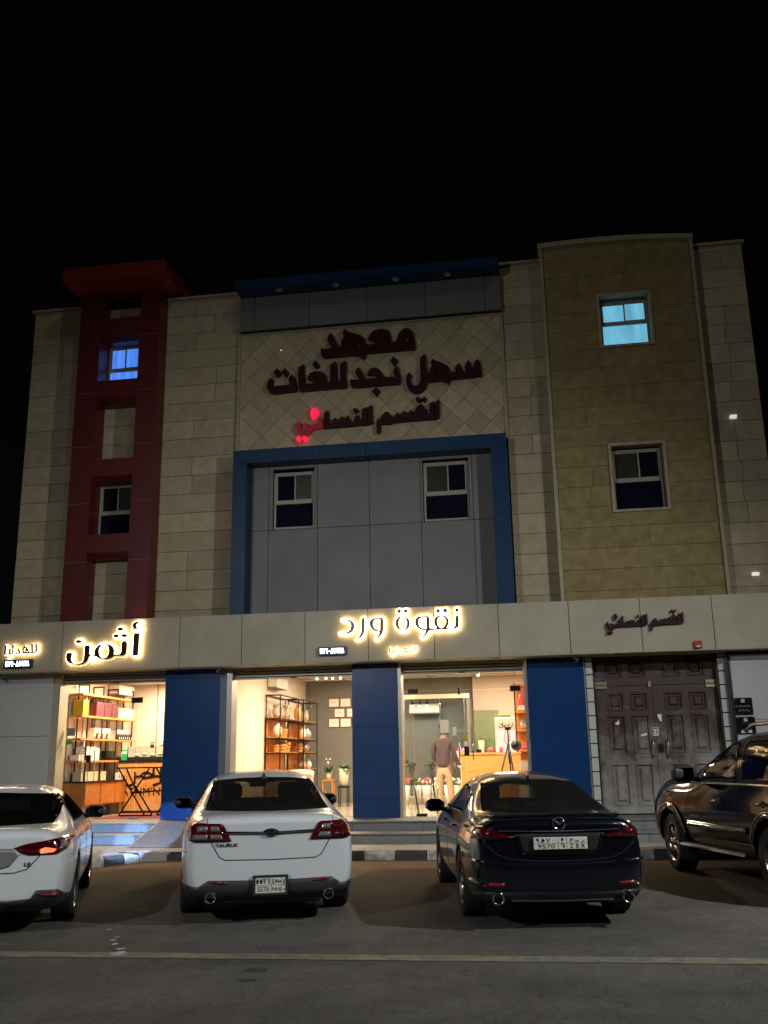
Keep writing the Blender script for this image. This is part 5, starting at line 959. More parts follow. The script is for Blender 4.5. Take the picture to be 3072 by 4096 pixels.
class Car:
    def __init__(s, root, secs, paint, wheels, arch_r, half):
        """secs: (y, [(x,z)...]) right half profile from bottom centre to top centre, swept from rear to front"""
        s.root = root; n = len(secs[0][1]); v = []; f = []
        for y, pr in secs:
            full = pr + [(-x, z) for x, z in pr[-2:0:-1]]
            v += [(x, y + (0.0), z) for x, z in full]
        P_ = 2 * n - 2
        for i in range(len(secs) - 1):
            for k in range(P_): f.append((i * P_ + k, i * P_ + (k + 1) % P_, (i + 1) * P_ + (k + 1) % P_, (i + 1) * P_ + k))
        for base, rev in ((0, 1), ((len(secs) - 1) * P_, 0)):
            for k in range(n - 1):
                a, b = k, k + 1; c, d = (P_ - k - 1) % P_, (P_ - k) % P_
                q = [base + a, base + b, base + c, base + d]
                q = list(dict.fromkeys(q)); f.append(tuple(q[::-1] if rev else q))
        me = MB(); me.v = v; me.f = f; me = me.mesh('body', paint, True)
        o = bpy.data.objects.new('body', me); o.modifiers.new('s', 'SUBSURF').levels = 3
        m1 = fix_mesh(o); s.bvh = None
        o = bpy.data.objects.new('body', m1)
        cuts = []
        for (wx, wy, r) in wheels:
            sg_ = 1 if wx > 0 else -1
            c = MB().lathe([(.001, 0), (arch_r, 0), (arch_r, .34), (.001, .34)], n=36, axis='X'); cm = c.mesh('cut', m_black)
            co = bpy.data.objects.new('cut', cm); co.location = (wx - .17 + sg_ * .045, wy, r + .0); COL.objects.link(co); cuts.append(co)
            b = o.modifiers.new('b', 'BOOLEAN'); b.operation = 'DIFFERENCE'; b.object = co; b.solver = 'EXACT'
        # the body without arches for fitting patches
        bm = bmesh.new(); bm.from_mesh(m1); s.bvh = BVHTree.FromBMesh(bm); bm.free()
        s.mesh = fix_mesh(o)
        for c in cuts: bpy.data.objects.remove(c)
        s.mesh.materials.clear(); s.mesh.materials.append(paint)
        if True: s.mesh.materials.append(m_black)
        for p in s.mesh.polygons: p.use_smooth = True
        s.body = bpy.data.objects.new('body', s.mesh); COL.objects.link(s.body); s.body.parent = root
        # arch linings dark
        for p in s.mesh.polygons:
            for (wx, wy, r) in wheels:
                c = p.center
                if abs(abs(c.x) - (abs(wx) - .1)) < .24 and abs(math.hypot(c.y - wy, c.z - r) - arch_r) < .012 and abs(p.normal.x) < .5: p.material_index = 1
                elif math.hypot(c.y - wy, c.z - r) < arch_r - .005 and abs(abs(c.x) - (abs(wx) - .17 - .17 + .17)) < .3 and abs(p.normal.x) > .9 and abs(c.x) < abs(wx) - .06: p.material_index = 1
    def hit(s, a, b, view):
        if view == 'rear': o, d = Vector((a, -1, b)), Vector((0, 1, 0))
        elif view == 'front': o, d = Vector((a, 9, b)), Vector((0, -1, 0))
        elif view == 'left': o, d = Vector((-3, a, b)), Vector((1, 0, 0))
        elif view == 'right': o, d = Vector((3, a, b)), Vector((-1, 0, 0))
        else: o, d = Vector((a, b, 4)), Vector((0, 0, -1))
        loc, nrm, _, _ = s.bvh.ray_cast(o, d)
        if loc is None: return None, None
        if nrm.dot(d) > 0: nrm = -nrm
        return loc, nrm
    def patch(s, poly, view, off, name, m, parent=None, cell=.04, skirt=None, label=None):
        """a skin panel cut to the outline poly and laid on the body, off metres proud, with edges running down to the paint"""
        x0, x1 = min(p[0] for p in poly), max(p[0] for p in poly); z0, z1 = min(p[1] for p in poly), max(p[1] for p in poly)
        nx_, nz_ = max(1, math.ceil((x1 - x0) / cell)), max(1, math.ceil((z1 - z0) / cell)); V = {}; vs = []; fs = []; cx, cz = (x1 - x0) / nx_, (z1 - z0) / nz_
        def vid(p):
            k = (round(p[0], 4), round(p[1], 4))
            if k not in V:
                l_, n_ = s.hit(p[0], p[1], view)
                if l_ is None: return None
                V[k] = len(vs); vs.append((l_, n_))
            return V[k]
        for i in range(nx_):
            for j in range(nz_):
                q = clip(list(poly), x0 + i * cx, x0 + (i + 1) * cx, z0 + j * cz, z0 + (j + 1) * cz)
                if len(q) < 3: continue
                ids = [vid(p) for p in q]
                if None in ids: continue
                ids = [a for k, a in enumerate(ids) if a != ids[k - 1]]
                if len(set(ids)) < 3 or len(set(ids)) != len(ids): continue
                fs.append(tuple(ids))
        if not fs: return None
        outer = [tuple(l_ + n_ * off) for l_, n_ in vs]; mb = MB(); mb.v = outer[:]; mb.f = fs[:]
        ec = {}
        for fc in fs:
            for k in range(len(fc)): e = (fc[k - 1], fc[k]); ec[tuple(sorted(e))] = ec.get(tuple(sorted(e)), []) + [e]
        n0 = len(vs); base = [tuple(l_ - n_ * .006) for l_, n_ in vs]; mb.v += base
        for es in ec.values():
            if len(es) == 1: a, b = es[0]; mb.f.append((b, a, n0 + a, n0 + b))
        me = bpy.data.meshes.new(name); me.from_pydata(mb.v, [], mb.f); me.materials.append(m)
        o = bpy.data.objects.new(name, me); COL.objects.link(o); o.parent = parent or s.root
        for p in me.polygons: p.use_smooth = p.index < len(fs)
        if label: o['label'] = label
        return o
    def line(s, pts, w, view, name='panel_gap', m=None, off=.0025, parent=None):
        for a, b in zip(pts, pts[1:]):
            s.patch(stroke([a, b], w), view, off, name, m or m_gap, parent, .05) if False else None
        return s.patch(stroke(pts, w), view, off, name, m or m_gap, parent, .03)
    def open(s, poly, views):
        """remove body faces inside the glass outlines"""
        bm = bmesh.new(); bm.from_mesh(s.mesh); kill = []
        def inside(p, q):
            c = False
            for i in range(len(p)):
                a, b = p[i - 1], p[i]
                if (a[1] > q[1]) != (b[1] > q[1]) and q[0] < (b[0] - a[0]) * (q[1] - a[1]) / (b[1] - a[1]) + a[0]: c = not c
            return c
        for fc in bm.faces:
            c = fc.calc_center_median()
            for v_ in views:
                if v_ == 'rear' and c.y < 2.2 and c.z > .95 and inside(poly, (c.x, c.z)): kill.append(fc); break
                if v_ == 'front' and c.y > 2.2 and c.z > .95 and inside(poly, (c.x, c.z)): kill.append(fc); break
                if v_ == 'side' and abs(c.x) > .3 and abs(fc.normal.x) > .3 and inside(poly, (c.y, c.z)): kill.append(fc); break
        bmesh.ops.delete(bm, geom=kill, context='FACES'); bm.to_mesh(s.mesh); bm.free()
def shrink(poly, d):
    cx = sum(p[0] for p in poly) / len(poly); cz = sum(p[1] for p in poly) / len(poly); out = []
    for x, z in poly: l = math.hypot(x - cx, z - cz); out.append((cx + (x - cx) * (l - d) / l, cz + (z - cz) * (l - d) / l))
    return out
def wheel(root, x, y, r, w, spokes=5, steer=0, rimk=.66):
    sg_ = 1 if x > 0 else -1
    o = empty('wheel', (x - sg_ * w / 2, y, r), steer); o.parent = root
    rr = r * rimk
    MB().lathe([(rr, -w / 2 + .01), (r * .93, -w / 2), (r * .985, -w / 2 + .02), (r, -w / 4), (r, w / 4), (r * .985, w / 2 - .02), (r * .93, w / 2), (rr, w / 2 - .01)], n=40, axis='X').build('tyre', m_tyre, o, True)
    mb = MB().lathe([(rr, w / 2 * sg_ - sg_ * .012), (rr * .93, w / 2 * sg_ - sg_ * .012), (rr * .90, sg_ * (w / 2 - .07)), (rr * .88, -sg_ * w / 4)], n=32, axis='X')
    for k in range(spokes):
        for dd in (-.10, .10):
            a = 2 * math.pi * k / spokes + dd; ca, sa = math.cos(a), math.sin(a); ya = sg_ * (w / 2 - .03); t1 = Vector((0, -math.sin(a), math.cos(a)))
            c0 = Vector((ya - sg_ * .015, ca * rr * .15, sa * rr * .15)); c1 = Vector((ya, ca * rr * .94, sa * rr * .94)); q = .020
            mb.add([c0 - t1 * q, c0 + t1 * q, c1 + t1 * q * .8, c1 - t1 * q * .8] + [p - Vector((sg_ * .03, 0, 0)) for p in (c0 - t1 * q, c0 + t1 * q, c1 + t1 * q * .8, c1 - t1 * q * .8)], [(0, 1, 2, 3), (7, 6, 5, 4), (0, 4, 5, 1), (2, 6, 7, 3), (1, 5, 6, 2), (0, 3, 7, 4)])
    mb.lathe([(.001, sg_ * (w / 2 - .02)), (rr * .17, sg_ * (w / 2 - .02)), (rr * .22, sg_ * (w / 2 - .05))], n=16, axis='X')
    mb.build('rim', m_rim, o, True)
    MB().lathe([(.001, -sg_ * .02), (rr * .7, -sg_ * .02), (rr * .7, sg_ * .0), (.001, sg_ * .0)], n=24, axis='X').build('brake_disc', m_dark, o)
    return o
def sec(y, w, zb, zm, belt, zt, wt, sh=.07, crown=.02):
    if zt - belt < .2: mx_, mz = (w - sh + wt) / 2 + .01, belt + (zt - belt) * .6
    else: mx_, mz = (w - sh) * .5 + wt * .5 + .025, belt + (zt - belt) * .5
    return (y, [(0, zb), (w - .14, zb), (w - .03, zb + .07), (w, zm), (w - .012, belt - .13), (w - sh, belt), (mx_, mz), (wt, zt - .045 if zt - belt > .2 else zt - .012), (wt * .55, zt - crown * .3), (0, zt + .0)])
def rot2(root): return root
DIGL = DIG
def arabic_plate(car, x, y, z, w, h, latin_n, latin_l, arab_n, arab_l, frame, tilt=0):
    o = empty('number_plate', (x, y, z)); o.parent = car; o.rotation_euler = (tilt, 0, 0)
    B(-w / 2, w / 2, 0, .012, -h / 2, h / 2).build('plate_sheet', m_plate, o, bevel=.003)
    if frame: MB().box(-w / 2 - .025, w / 2 + .025, -.006, .02, h / 2, h / 2 + .02).box(-w / 2 - .025, w / 2 + .025, -.006, .02, -h / 2 - .02, -h / 2).box(-w / 2 - .025, -w / 2, -.006, .02, -h / 2, h / 2).box(w / 2, w / 2 + .025, -.006, .02, -h / 2, h / 2).build('plate_frame', m_trimb, o)
    mk = m_gap; lw = h * .010 + .0015
    sx = w * .10; d1 = w * (.04 if not frame else .07); d2 = w * (.10 if not frame else .37)
    if frame: xs = (-w / 2, w * .02, w * .37, w / 2)
    else: xs = (-w / 2, -w * .045, w * .115, w / 2)
    B(xs[0], xs[2] if frame else xs[3], -.0012, 0, -lw / 2 - h * .0, lw / 2).build('plate_rule', mk, o)
    for q in xs[1:3]: B(q - lw / 2, q + lw / 2, -.0015, 0, -h / 2, h / 2).build('plate_rule', mk, o)
    n0, n1 = xs[0] + w * .03, xs[1] - w * .02; l0, l1 = (xs[1] + w * .02, xs[2] - w * .02) if frame else (xs[2] + w * .03, xs[3] - w * .03)
    def txt(s_, a, b, zc, hh, nm='character'):
        put(text_mesh(s_, hh * 1.35, .0015, bold=.0), nm, m_gap, o, ((a + b) / 2, -.0016, zc), scale=(min(1.6, (b - a) / (len(s_.replace(' ', '')) * hh * (.80 if ' ' not in s_ else 1.2))), 1, 1))
    txt(latin_n, n0, n1, -h * .26, h * .36); txt(latin_l, l0, l1, -h * .26, h * (.36 if not frame else .25))
    ww = (n1 - n0) / len(arab_n)
    digits(arab_n, n0, h * .10, ww, h * .32, h * .055 + .002, m_gap, o, -.002, 'character', .0015)
    LT = {'r': [[(.7, .5), (.7, .1), (.2, -.2)]], 'b': [[(.9, .5), (.85, .15), (.15, .15), (.1, .5)], [(.45, -.15), (.55, -.2)]], 'm': [[(.8, .5), (.75, .9), (.35, .9), (.4, .5), (.8, .5)], [(.4, .5), (.35, -.2)]],
          'j': [[(.2, .9), (.7, .8), (.3, .3), (.4, -.1), (.9, 0)], [(.5, .25), (.6, .2)]], 'h': [[(.8, .2), (.8, .6), (.5, .9), (.2, .6), (.2, .2), (.8, .2)]], 'n': [[(.9, .6), (.8, .1), (.2, .1), (.1, .6)], [(.45, .6), (.55, .65)]]}
    w2 = (l1 - l0) / 3
    for i, c in enumerate(arab_l):
        for k, st in enumerate(LT[c]): put(flat_mesh([stroke([(l0 + (i + a * .8 + .1) * w2, h * .12 + b * h * .26) for a, b in st], h * .045 + .0015)], .0015 + k * .0004), 'character', m_gap, o, (0, -.002, 0))
    if frame: MB().lathe([(.001, -.002), (.008, -.002), (.008, 0)], (w * .44, 0, -h * .3), 10, 'Y').build('plate_dot', m_gap, o); B(w * .42, w * .455, -.0015, 0, -h * .05, h * .35).build('plate_print', m_gap, o)
    else:
        MB().lathe([(.001, -.002), (.011, -.002), (.011, 0)], (w * .06, 0, -h * .27), 12, 'Y').build('plate_dot', m_gap, o); put(text_mesh('KSA', h * .17, .0015), 'character', m_gap, o, (w * .035, -.0016, -h * .08)); MB().tube([(w * .035, -.002, h * .18), (w * .035, -.002, h * .35)], .005, 6).build('emblem_mark', m_gap, o); MB().ell((w * .035, -.002, h * .36), .012, .002, .012).build('emblem_mark', m_gap, o)
    return o
def headrest(root, x, y, z, w=.26, h=.2):
    o = MB().cbox((x, y, z), (w, .10, h), 0, .04).build('headrest', m_seat, root, True, bevel=.03); return o
def seats(root, bz, rw=True):
    for x in (-.36, .36): MB().cbox((x, 2.45, bz - .18), (.46, .12, .62), 0, .05).build('seat', m_seat, root, bevel=.04); headrest(root, x, 2.42, bz + .24)
    MB().cbox((0, 1.38, bz - .25), (1.2, .14, .55), 0, .05).build('seat', m_seat, root, bevel=.04)
    for x in (-.38, 0, .38): headrest(root, x, 1.40, bz + .07, .24 if x else .2, .16)
    MB().cbox((0, 1.0, bz - .06), (1.2, .6, .04)).build('parcel_shelf', m_inner, root); MB().cbox((0, 3.75, bz - .14), (1.35, .5, .22), 0, .06).build('dashboard', m_inner, root, bevel=.04)
    MB().cbox((0, 2.6, .40), (1.4, 3.2, .04)).build('cabin_floor', m_inner, root); MB().cbox((0, 3.05, 1.33), (.22, .03, .07), 0, .01).build('rear_view_mirror', m_trimb, root)
def sedan(root, paint, L, w, H, tz, belt, wheels, rwin, fwin, roof=(1.7, 2.9), gl=None):
    dz = H
    S_ = [sec(0.0, w - .17, .36, .60, tz - .16, tz - .09, w - .36), sec(.03, w - .10, .28, .58, tz - .12, tz - .035, w - .33), sec(.14, w - .055, .22, .58, tz - .10, tz, w - .30), sec(.45, w - .02, .20, .58, belt - .02, tz + .012, w - .29), sec(.78, w, .19, .58, belt, tz + .035, w - .29),
          sec(1.15, w, .18, .58, belt, tz + .18, w - .33), sec(1.55, w, .18, .58, belt, dz - .09, w - .37), sec(1.95, w, .18, .58, belt, dz - .03, w - .38), sec(2.45, w, .18, .58, belt, dz, w - .38), sec(2.95, w, .18, .58, belt, dz - .05, w - .38),
          sec(3.45, w, .18, .58, belt - .01, dz - .24, w - .35), sec(3.85, w, .18, .58, belt - .03, belt + .05, w - .30), sec(4.25, w - .005, .18, .56, belt - .07, belt - .01, w - .32), sec(L - .35, w - .03, .2, .52, belt - .15, belt - .11, w - .36), sec(L - .1, w - .12, .24, .50, belt - .24, belt - .22, w - .40), sec(L, w - .28, .32, .48, belt - .33, belt - .34, w - .5)]
    c = Car(root, S_, paint, wheels, wheels[0][2] + .045, w)
    c.open(shrink(rwin, .05), ['rear']); c.open(shrink(fwin, .05), ['front'])
    sd1 = [(1.42, belt + .05), (1.62, belt + .22), (1.95, belt + .30), (2.42, belt + .33), (2.42, belt + .045)]; sd2 = [(2.50, belt + .045), (2.50, belt + .33), (2.85, belt + .31), (3.2, belt + .20), (3.52, belt + .06), (3.50, belt + .04)]
    c.side = (sd1, sd2)
    for sd in (sd1, sd2): c.open(shrink(sd, .045), ['side'])
    g = gl or m_cgl2
    def frit(poly, view, name): # dark border ring under the glass
        inn = shrink(poly, .055); ring = poly + [poly[0]] + [inn[0]] + inn[::-1]
        return c.patch(ring, view, .004, name, m_black)
    c.patch(rwin, 'rear', .006, 'rear_window', g, cell=.05); frit(rwin, 'rear', 'window_border')
    c.patch(fwin, 'front', .006, 'windscreen', m_cgl, cell=.06)
    for view in ('left', 'right'):
        for sd in (sd1, sd2): c.patch(sd, view, .006, 'side_window', m_cgl2 if g is m_cgl2 else g); c.line(sd + [sd[0]], .016, view, 'window_trim', m_chrome if root.get('trim') else m_trimb, .008)
        c.line([(2.46, belt + .33), (2.46, belt - .02), (2.47, .40)], .009, view); c.line([(1.35, belt + .02), (1.30, belt - .25), (1.55, .42), (1.7, .36)], .009, view); c.line([(3.62, belt), (3.66, belt - .3), (3.60, .40)], .009, view)
        for y in (1.72, 2.78): 
            h_ = c.hit(y, belt - .10, view)[0]; sx = -1 if view == 'left' else 1
            MB().tube([(h_.x + sx * .0, y - .10, h_.z), (h_.x + sx * .03, y - .08, h_.z), (h_.x + sx * .033, y + .08, h_.z), (h_.x, y + .10, h_.z)], .012, 8).build('door_handle', paint, root, True)
    return c
def mirror(root, x, y, z, sx, m, big=1.0):
    o = MB().cbox((x + sx * .10 * big, y, z), (.24 * big, .13, .16 * big), -sx * .15, .05).build('mirror', m, root, True, bevel=.03)
    B(-.09 * big, .09 * big, -.003, .003, -.055 * big, .055 * big).build('mirror_glass', m_amber, o, loc=(x + sx * .105 * big, y - .067, z))
    MB().tube([(x - sx * .10, y + .01, z - .07 * big), (x + sx * .04, y + .01, z - .04 * big)], .03, 8).build('mirror_arm', m_trimb, o, True)
# --- white full size sedan, tail toward the camera
TA = empty('parked_car', (-2.82, 10.22, 0), math.radians(18.9), 'white sedan with dark lower bumper, twin exhausts and a chrome bar between its tail lamps', 'car')
rw = [(-.69, 1.105), (-.655, 1.22), (-.60, 1.405), (-.3, 1.43), (0, 1.437), (.3, 1.43), (.60, 1.405), (.655, 1.22), (.69, 1.105), (.35, 1.10), (0, 1.098), (-.35, 1.10)]
fw = [(-.66, 1.10), (-.58, 1.40), (0, 1.43), (.58, 1.40), (.66, 1.10), (0, 1.09)]
c = sedan(TA, m_carw, 5.1, .945, 1.535, 1.09, 1.02, [(sx * .93, y, .35) for sx in (-1, 1) for y in (1.12, 3.99)], rw, fw, gl=m_cgl)
seats(TA, 1.02)
for sx in (-1, 1):
    for y in (1.12, 3.99): wheel(TA, sx * .935, y, .35, .25)
    mirror(TA, sx * .90, 3.35, 1.10, sx, m_trimb)
tl = [(.41, .825), (.49, .985), (.53, 1.0), (.80, 1.005), (.845, .985), (.845, .84), (.80, .825)]
for s_, nm in ((-1, 'left'), (1, 'right')):
    P_ = [(s_ * x, z) for x, z in tl]; t = c.patch(P_, 'rear', .014, 'tail_lamp', m_tail)
    for a, b, d, e, mm in ((.52, .63, .925, .975, m_tailc), (.65, .76, .925, .975, m_tailc if s_ < 0 else m_taild), (.49, .63, .845, .895, m_tailc), (.65, .80, .845, .895, m_tailc if s_ < 0 else m_taild)):
        k = .03 if a < .6 else 0
        c.patch([(s_ * (a - k * .2 + .01), d), (s_ * (b), d), (s_ * (b), e), (s_ * (a + k), e)], 'rear', .017, 'lens_segment', mm, t)
c.line([(-.52, .915), (-.2, .905), (0, .90), (.2, .905), (.52, .915)], .022, 'rear', 'chrome_bar', m_chrome, .018)
e_ = c.patch([(x * 1.0, z + .905) for x, z in ellp(0, 0, .082, .038, 20)], 'rear', .024, 'emblem', m_chrome); e2 = c.patch([(x, z + .905) for x, z in ellp(0, 0, .072, .030, 20)], 'rear', .028, 'emblem_face', mat('deep blue enamel', (.006, .015, .07), .15, coat=1), e_)
h_ = c.hit(0, .905, 'rear')[0].y
MB().tube([(-.045, h_ - .031, .90), (-.02, h_ - .031, .918), (-.01, h_ - .031, .895), (.01, h_ - .031, .905), (.03, h_ - .031, .900), (.048, h_ - .031, .908)], .003, 6).build('emblem_script', m_chrome, e_)
c.line([(-.62, .82), (-.585, .76), (-.53, .67), (-.47, .64), (0, .632), (.47, .64), (.53, .67), (.585, .76), (.62, .82)], .009, 'rear'); c.line([(-.66, 1.0), (-.66, 1.075)], .007, 'rear'); c.line([(.66, 1.0), (.66, 1.075)], .007, 'rear')
h_ = c.hit(-.46, .785, 'rear')[0]
put(text_mesh('TAURUS', .045, .003, bold=.001), 'name_badge', m_trimb, TA, (-.46, h_.y - .006, .785), scale=(1.35, 1, 1))
cl = [(-.935, .40), (-.74, .385), (-.64, .445), (-.2, .435), (0, .435), (.2, .435), (.64, .445), (.74, .385), (.935, .40), (.95, .2), (.3, .2), (-.3, .2), (-.95, .2)]
c.patch(cl, 'rear', .012, 'bumper_cladding', m_clad, cell=.05)
for v_ in ('left', 'right'):
    c.patch([(.05, .20), (.05, .40), (.55, .41), (.72, .46), (.72, .2)], v_, .012, 'side_cladding', m_clad); c.patch([(1.58, .19), (1.58, .33), (3.5, .33), (3.5, .19)], v_, .012, 'sill_cladding', m_clad)
    c.line([(.12, .72), (.62, .70)], .006, v_)
for s_ in (-1, 1):
    c.patch([(s_ * .44, .425), (s_ * .60, .44), (s_ * .62, .43), (s_ * .60, .415), (s_ * .44, .405)], 'rear', .017, 'reflector', m_refl)
    h_ = c.hit(s_ * .62, .27, 'rear')[0].y; MB().lathe([(.040, .1), (.052, .02), (.056, -.035), (.048, -.04), (.042, -.03), (.038, .09), (.001, .09)], (s_ * .61, h_ - .03, .275), 24, 'Y').build('exhaust_tip', m_chrome, TA, True)
MB().cbox((0, .25, .235), (1.1, .3, .09), 0, .03).build('diffuser', m_trimb, TA)
h_ = c.hit(0, .385, 'rear')[0].y; arabic_plate(TA, 0, h_ - .03, .385, .315, .155, '5576', 'NHJ', '5576', 'jhn', True)
h_ = c.hit(0, 1.62, 'top')[0]
MB().add([(-.035, 1.52, h_.z - .02), (.035, 1.52, h_.z - .02), (.03, 1.66, h_.z - .015), (-.03, 1.66, h_.z - .015), (-.012, 1.54, h_.z + .05), (.012, 1.54, h_.z + .05), (.012, 1.62, h_.z + .035), (-.012, 1.62, h_.z + .035)], [(0, 1, 5, 4), (1, 2, 6, 5), (2, 3, 7, 6), (3, 0, 4, 7), (4, 5, 6, 7)]).build('roof_antenna', m_trimb, TA, bevel=.006)
# --- navy sedan
MZ = empty('parked_car', (.17, 10.01, 0), math.radians(10.5), 'dark navy sedan with a long white number plate and round twin exhausts', 'car'); MZ['trim'] = 1
rw = [(-.66, 1.075), (-.60, 1.22), (-.54, 1.335), (-.28, 1.362), (0, 1.37), (.28, 1.362), (.54, 1.335), (.60, 1.22), (.66, 1.075), (.33, 1.07), (0, 1.068), (-.33, 1.07)]
c = sedan(MZ, m_carn, 4.87, .900, 1.475, 1.06, .985, [(sx * .885, y, .34) for sx in (-1, 1) for y in (1.07, 3.9)], rw, [(x * .96, z - .04) for x, z in fw], gl=m_cgl)
seats(MZ, .98)
for sx in (-1, 1):
    for y in (1.07, 3.9): wheel(MZ, sx * .89, y, .34, .235, 7)
    mirror(MZ, sx * .88, 3.15, 1.04, sx, m_carn)
c.line([(-.72, 1.035), (-.4, 1.047), (0, 1.052), (.4, 1.047), (.72, 1.035)], .012, 'rear', 'lid_edge', m_carn, .02)
for s_ in (-1, 1):
    t = c.patch([(s_ * x, z) for x, z in [(.42, .865), (.60, .905), (.72, .955), (.84, .97), (.85, .89), (.78, .845), (.62, .845)]], 'rear', .014, 'tail_lamp', m_taild)
    c.patch([(s_ * x, z) for x, z in ellp(.735, .90, .05, .04, 14)], 'rear', .018, 'lens_segment', m_tail, t); c.patch([(s_ * x, z) for x, z in [(.46, .862), (.62, .885), (.62, .868), (.48, .850)]], 'rear', .018, 'lens_segment', m_tail, t)
c.line([(-.60, .925), (-.3, .918), (0, .915), (.3, .918), (.60, .925)], .012, 'rear', 'chrome_bar', m_chrome, .014)
c.patch([(-.42, .89), (.42, .89), (.36, .705), (-.36, .705)], 'rear', .004, 'plate_recess', m_gap)
c.line([(-.43, .895), (-.365, .70), (.365, .70), (.43, .895)], .010, 'rear', 'recess_edge', m_carn, .016)
c.line([(-.74, .80), (-.62, .70), (-.50, .655), (-.25, .635), (0, .632), (.25, .635), (.50, .655), (.62, .70), (.74, .80)], .009, 'rear')
c.line([(-.84, .64), (-.5, .615), (0, .605), (.5, .615), (.84, .64)], .030, 'rear', 'bumper_crease', m_carn, .022)
h_ = c.hit(0, .80, 'rear')[0].y; arabic_plate(MZ, 0, h_ - .028, .80, .53, .112, '9570', 'Z B R', '9570', 'mbr', False)
h_ = c.hit(0, .985, 'rear')[0].y - .012
em = MB().lathe([(.052, 0), (.060, -.006), (.066, 0)], (0, h_, .985), 28, 'Y').build('emblem', m_chrome, MZ, True)
MB().tube([(-.058, h_ - .004, 1.005), (-.03, h_ - .008, 1.008), (0, h_ - .008, .975), (.03, h_ - .008, 1.008), (.058, h_ - .004, 1.005)], .008, 8).build('emblem_wing', m_chrome, em, True)
put(text_mesh('MAZDA6', .034, .003), 'name_badge', m_chrome, MZ, (-.545, c.hit(-.55, .735, 'rear')[0].y - .005, .735), scale=(1.2, 1, 1)); put(text_mesh('SKYACTIV', .024, .003), 'name_badge', m_chrome, MZ, (.55, c.hit(.55, .755, 'rear')[0].y - .005, .755))
for s_ in (-1, 1):
    c.patch([(s_ * .56, .435), (s_ * .70, .445), (s_ * .74, .43), (s_ * .70, .405), (s_ * .57, .41)], 'rear', .014, 'reflector', m_refl)
    h_ = c.hit(s_ * .64, .31, 'rear')[0].y; MB().lathe([(.042, .1), (.055, .02), (.060, -.035), (.051, -.042), (.043, -.03), (.040, .09), (.001, .09)], (s_ * .635, h_ - .03, .30), 28, 'Y').build('exhaust_tip', m_chrome, MZ, True)
c.patch([(-.86, .24), (-.80, .36), (.80, .36), (.86, .24), (.5, .2), (-.5, .2)], 'rear', .010, 'bumper_cladding', m_trimb)
c.line([(-.50, .285), (0, .275), (.50, .285)], .014, 'rear', 'chrome_strip', m_chrome, .020)
c.line([(-.86, .445), (-.6, .38), (0, .365), (.6, .38), (.86, .445)], .012, 'rear', 'lower_crease', m_carn, .018)
h_ = c.hit(0, 1.6, 'top')[0]; MB().tube([(0, 1.58, h_.z - .01), (0, 1.70, h_.z + .045), (0, 1.72, h_.z - .0)], [.02, .008, .02], 8).build('roof_antenna', m_carn, MZ, True)
# --- white sedan at the left edge, brake lamp lit
CA = empty('parked_car', (-5.53, 9.15, 0), math.radians(22.4), 'white sedan cut by the left edge of the view, red brake lamp lit', 'car')
rw = [(-.66, 1.03), (-.69, 1.10), (-.67, 1.22), (-.58, 1.30), (0, 1.325), (.58, 1.30), (.67, 1.22), (.69, 1.10), (.66, 1.03), (0, 1.025)]
c = sedan(CA, m_carw, 4.88, .925, 1.425, 1.02, .955, [(sx * .91, y, .34) for sx in (-1, 1) for y in (1.08, 3.9)], rw, [(x * .96, z - .09) for x, z in fw])
seats(CA, .95)
for sx in (-1, 1):
    for y in (1.08, 3.9): wheel(CA, sx * .915, y, .34, .235, 6)
    mirror(CA, sx * .88, 3.12, 1.03, sx, m_trimb)
for s_ in (-1, 1):
    t = c.patch([(s_ * x, z) for x, z in [(.36, .835), (.48, .87), (.70, .90), (.86, .915), (.875, .88), (.85, .80), (.78, .765), (.50, .765), (.42, .79)]], 'rear', .014, 'tail_lamp', m_taild)
    c.patch([(s_ * x, z) for x, z in [(.46, .785), (.60, .78), (.60, .80), (.44, .825), (.40, .83)]], 'rear', .018, 'lens_segment', m_tail, t); c.patch([(s_ * x, z) for x, z in [(.62, .775), (.74, .785), (.76, .81), (.66, .83), (.61, .81)]], 'rear', .020, 'lit_brake_lamp', m_brake, t, label='lit red brake lamp')
    c.patch([(s_ * x, z) for x, z in [(.78, .80), (.835, .82), (.85, .87), (.80, .885)]], 'rear', .018, 'lens_segment', m_tailc, t)
    c.patch([(s_ * .64, .40), (s_ * .80, .395), (s_ * .80, .37), (s_ * .66, .375)], 'rear', .020, 'reflector', m_refl)
    c.patch([(s_ * .60, .43), (s_ * .80, .43), (s_ * .86, .37), (s_ * .90, .29), (s_ * .86, .2), (s_ * .3, .2), (s_ * .3, .34), (s_ * .55, .355)], 'rear', .012, 'bumper_cladding', m_trimb)
    c.line([(s_ * .70, .90), (s_ * .60, .74), (s_ * .50, .63), (s_ * .38, .60), (0, .595)], .010, 'rear')
c.patch([(-.3, .2), (-.3, .345), (.3, .345), (.3, .2)], 'rear', .012, 'bumper_cladding', m_trimb)
c.patch([(-.34, .83), (.34, .83), (.42, .77), (.33, .66), (.2, .63), (-.2, .63), (-.33, .66), (-.42, .77)], 'rear', .006, 'plate_recess', mat('satin silver', (.55, .57, .60), .3, metal=.8))
put(text_mesh('LE', .05, .004, bold=.001), 'trim_badge', m_chrome, CA, (.50, c.hit(.50, .675, 'rear')[0].y - .006, .675), scale=(1.3, 1, 1))
e_ = MB().lathe([(.045, 0), (.052, -.006), (.058, 0)], (0, c.hit(0, .93, 'rear')[0].y - .005, .93), 24, 'Y').build('emblem', m_chrome, CA, True)
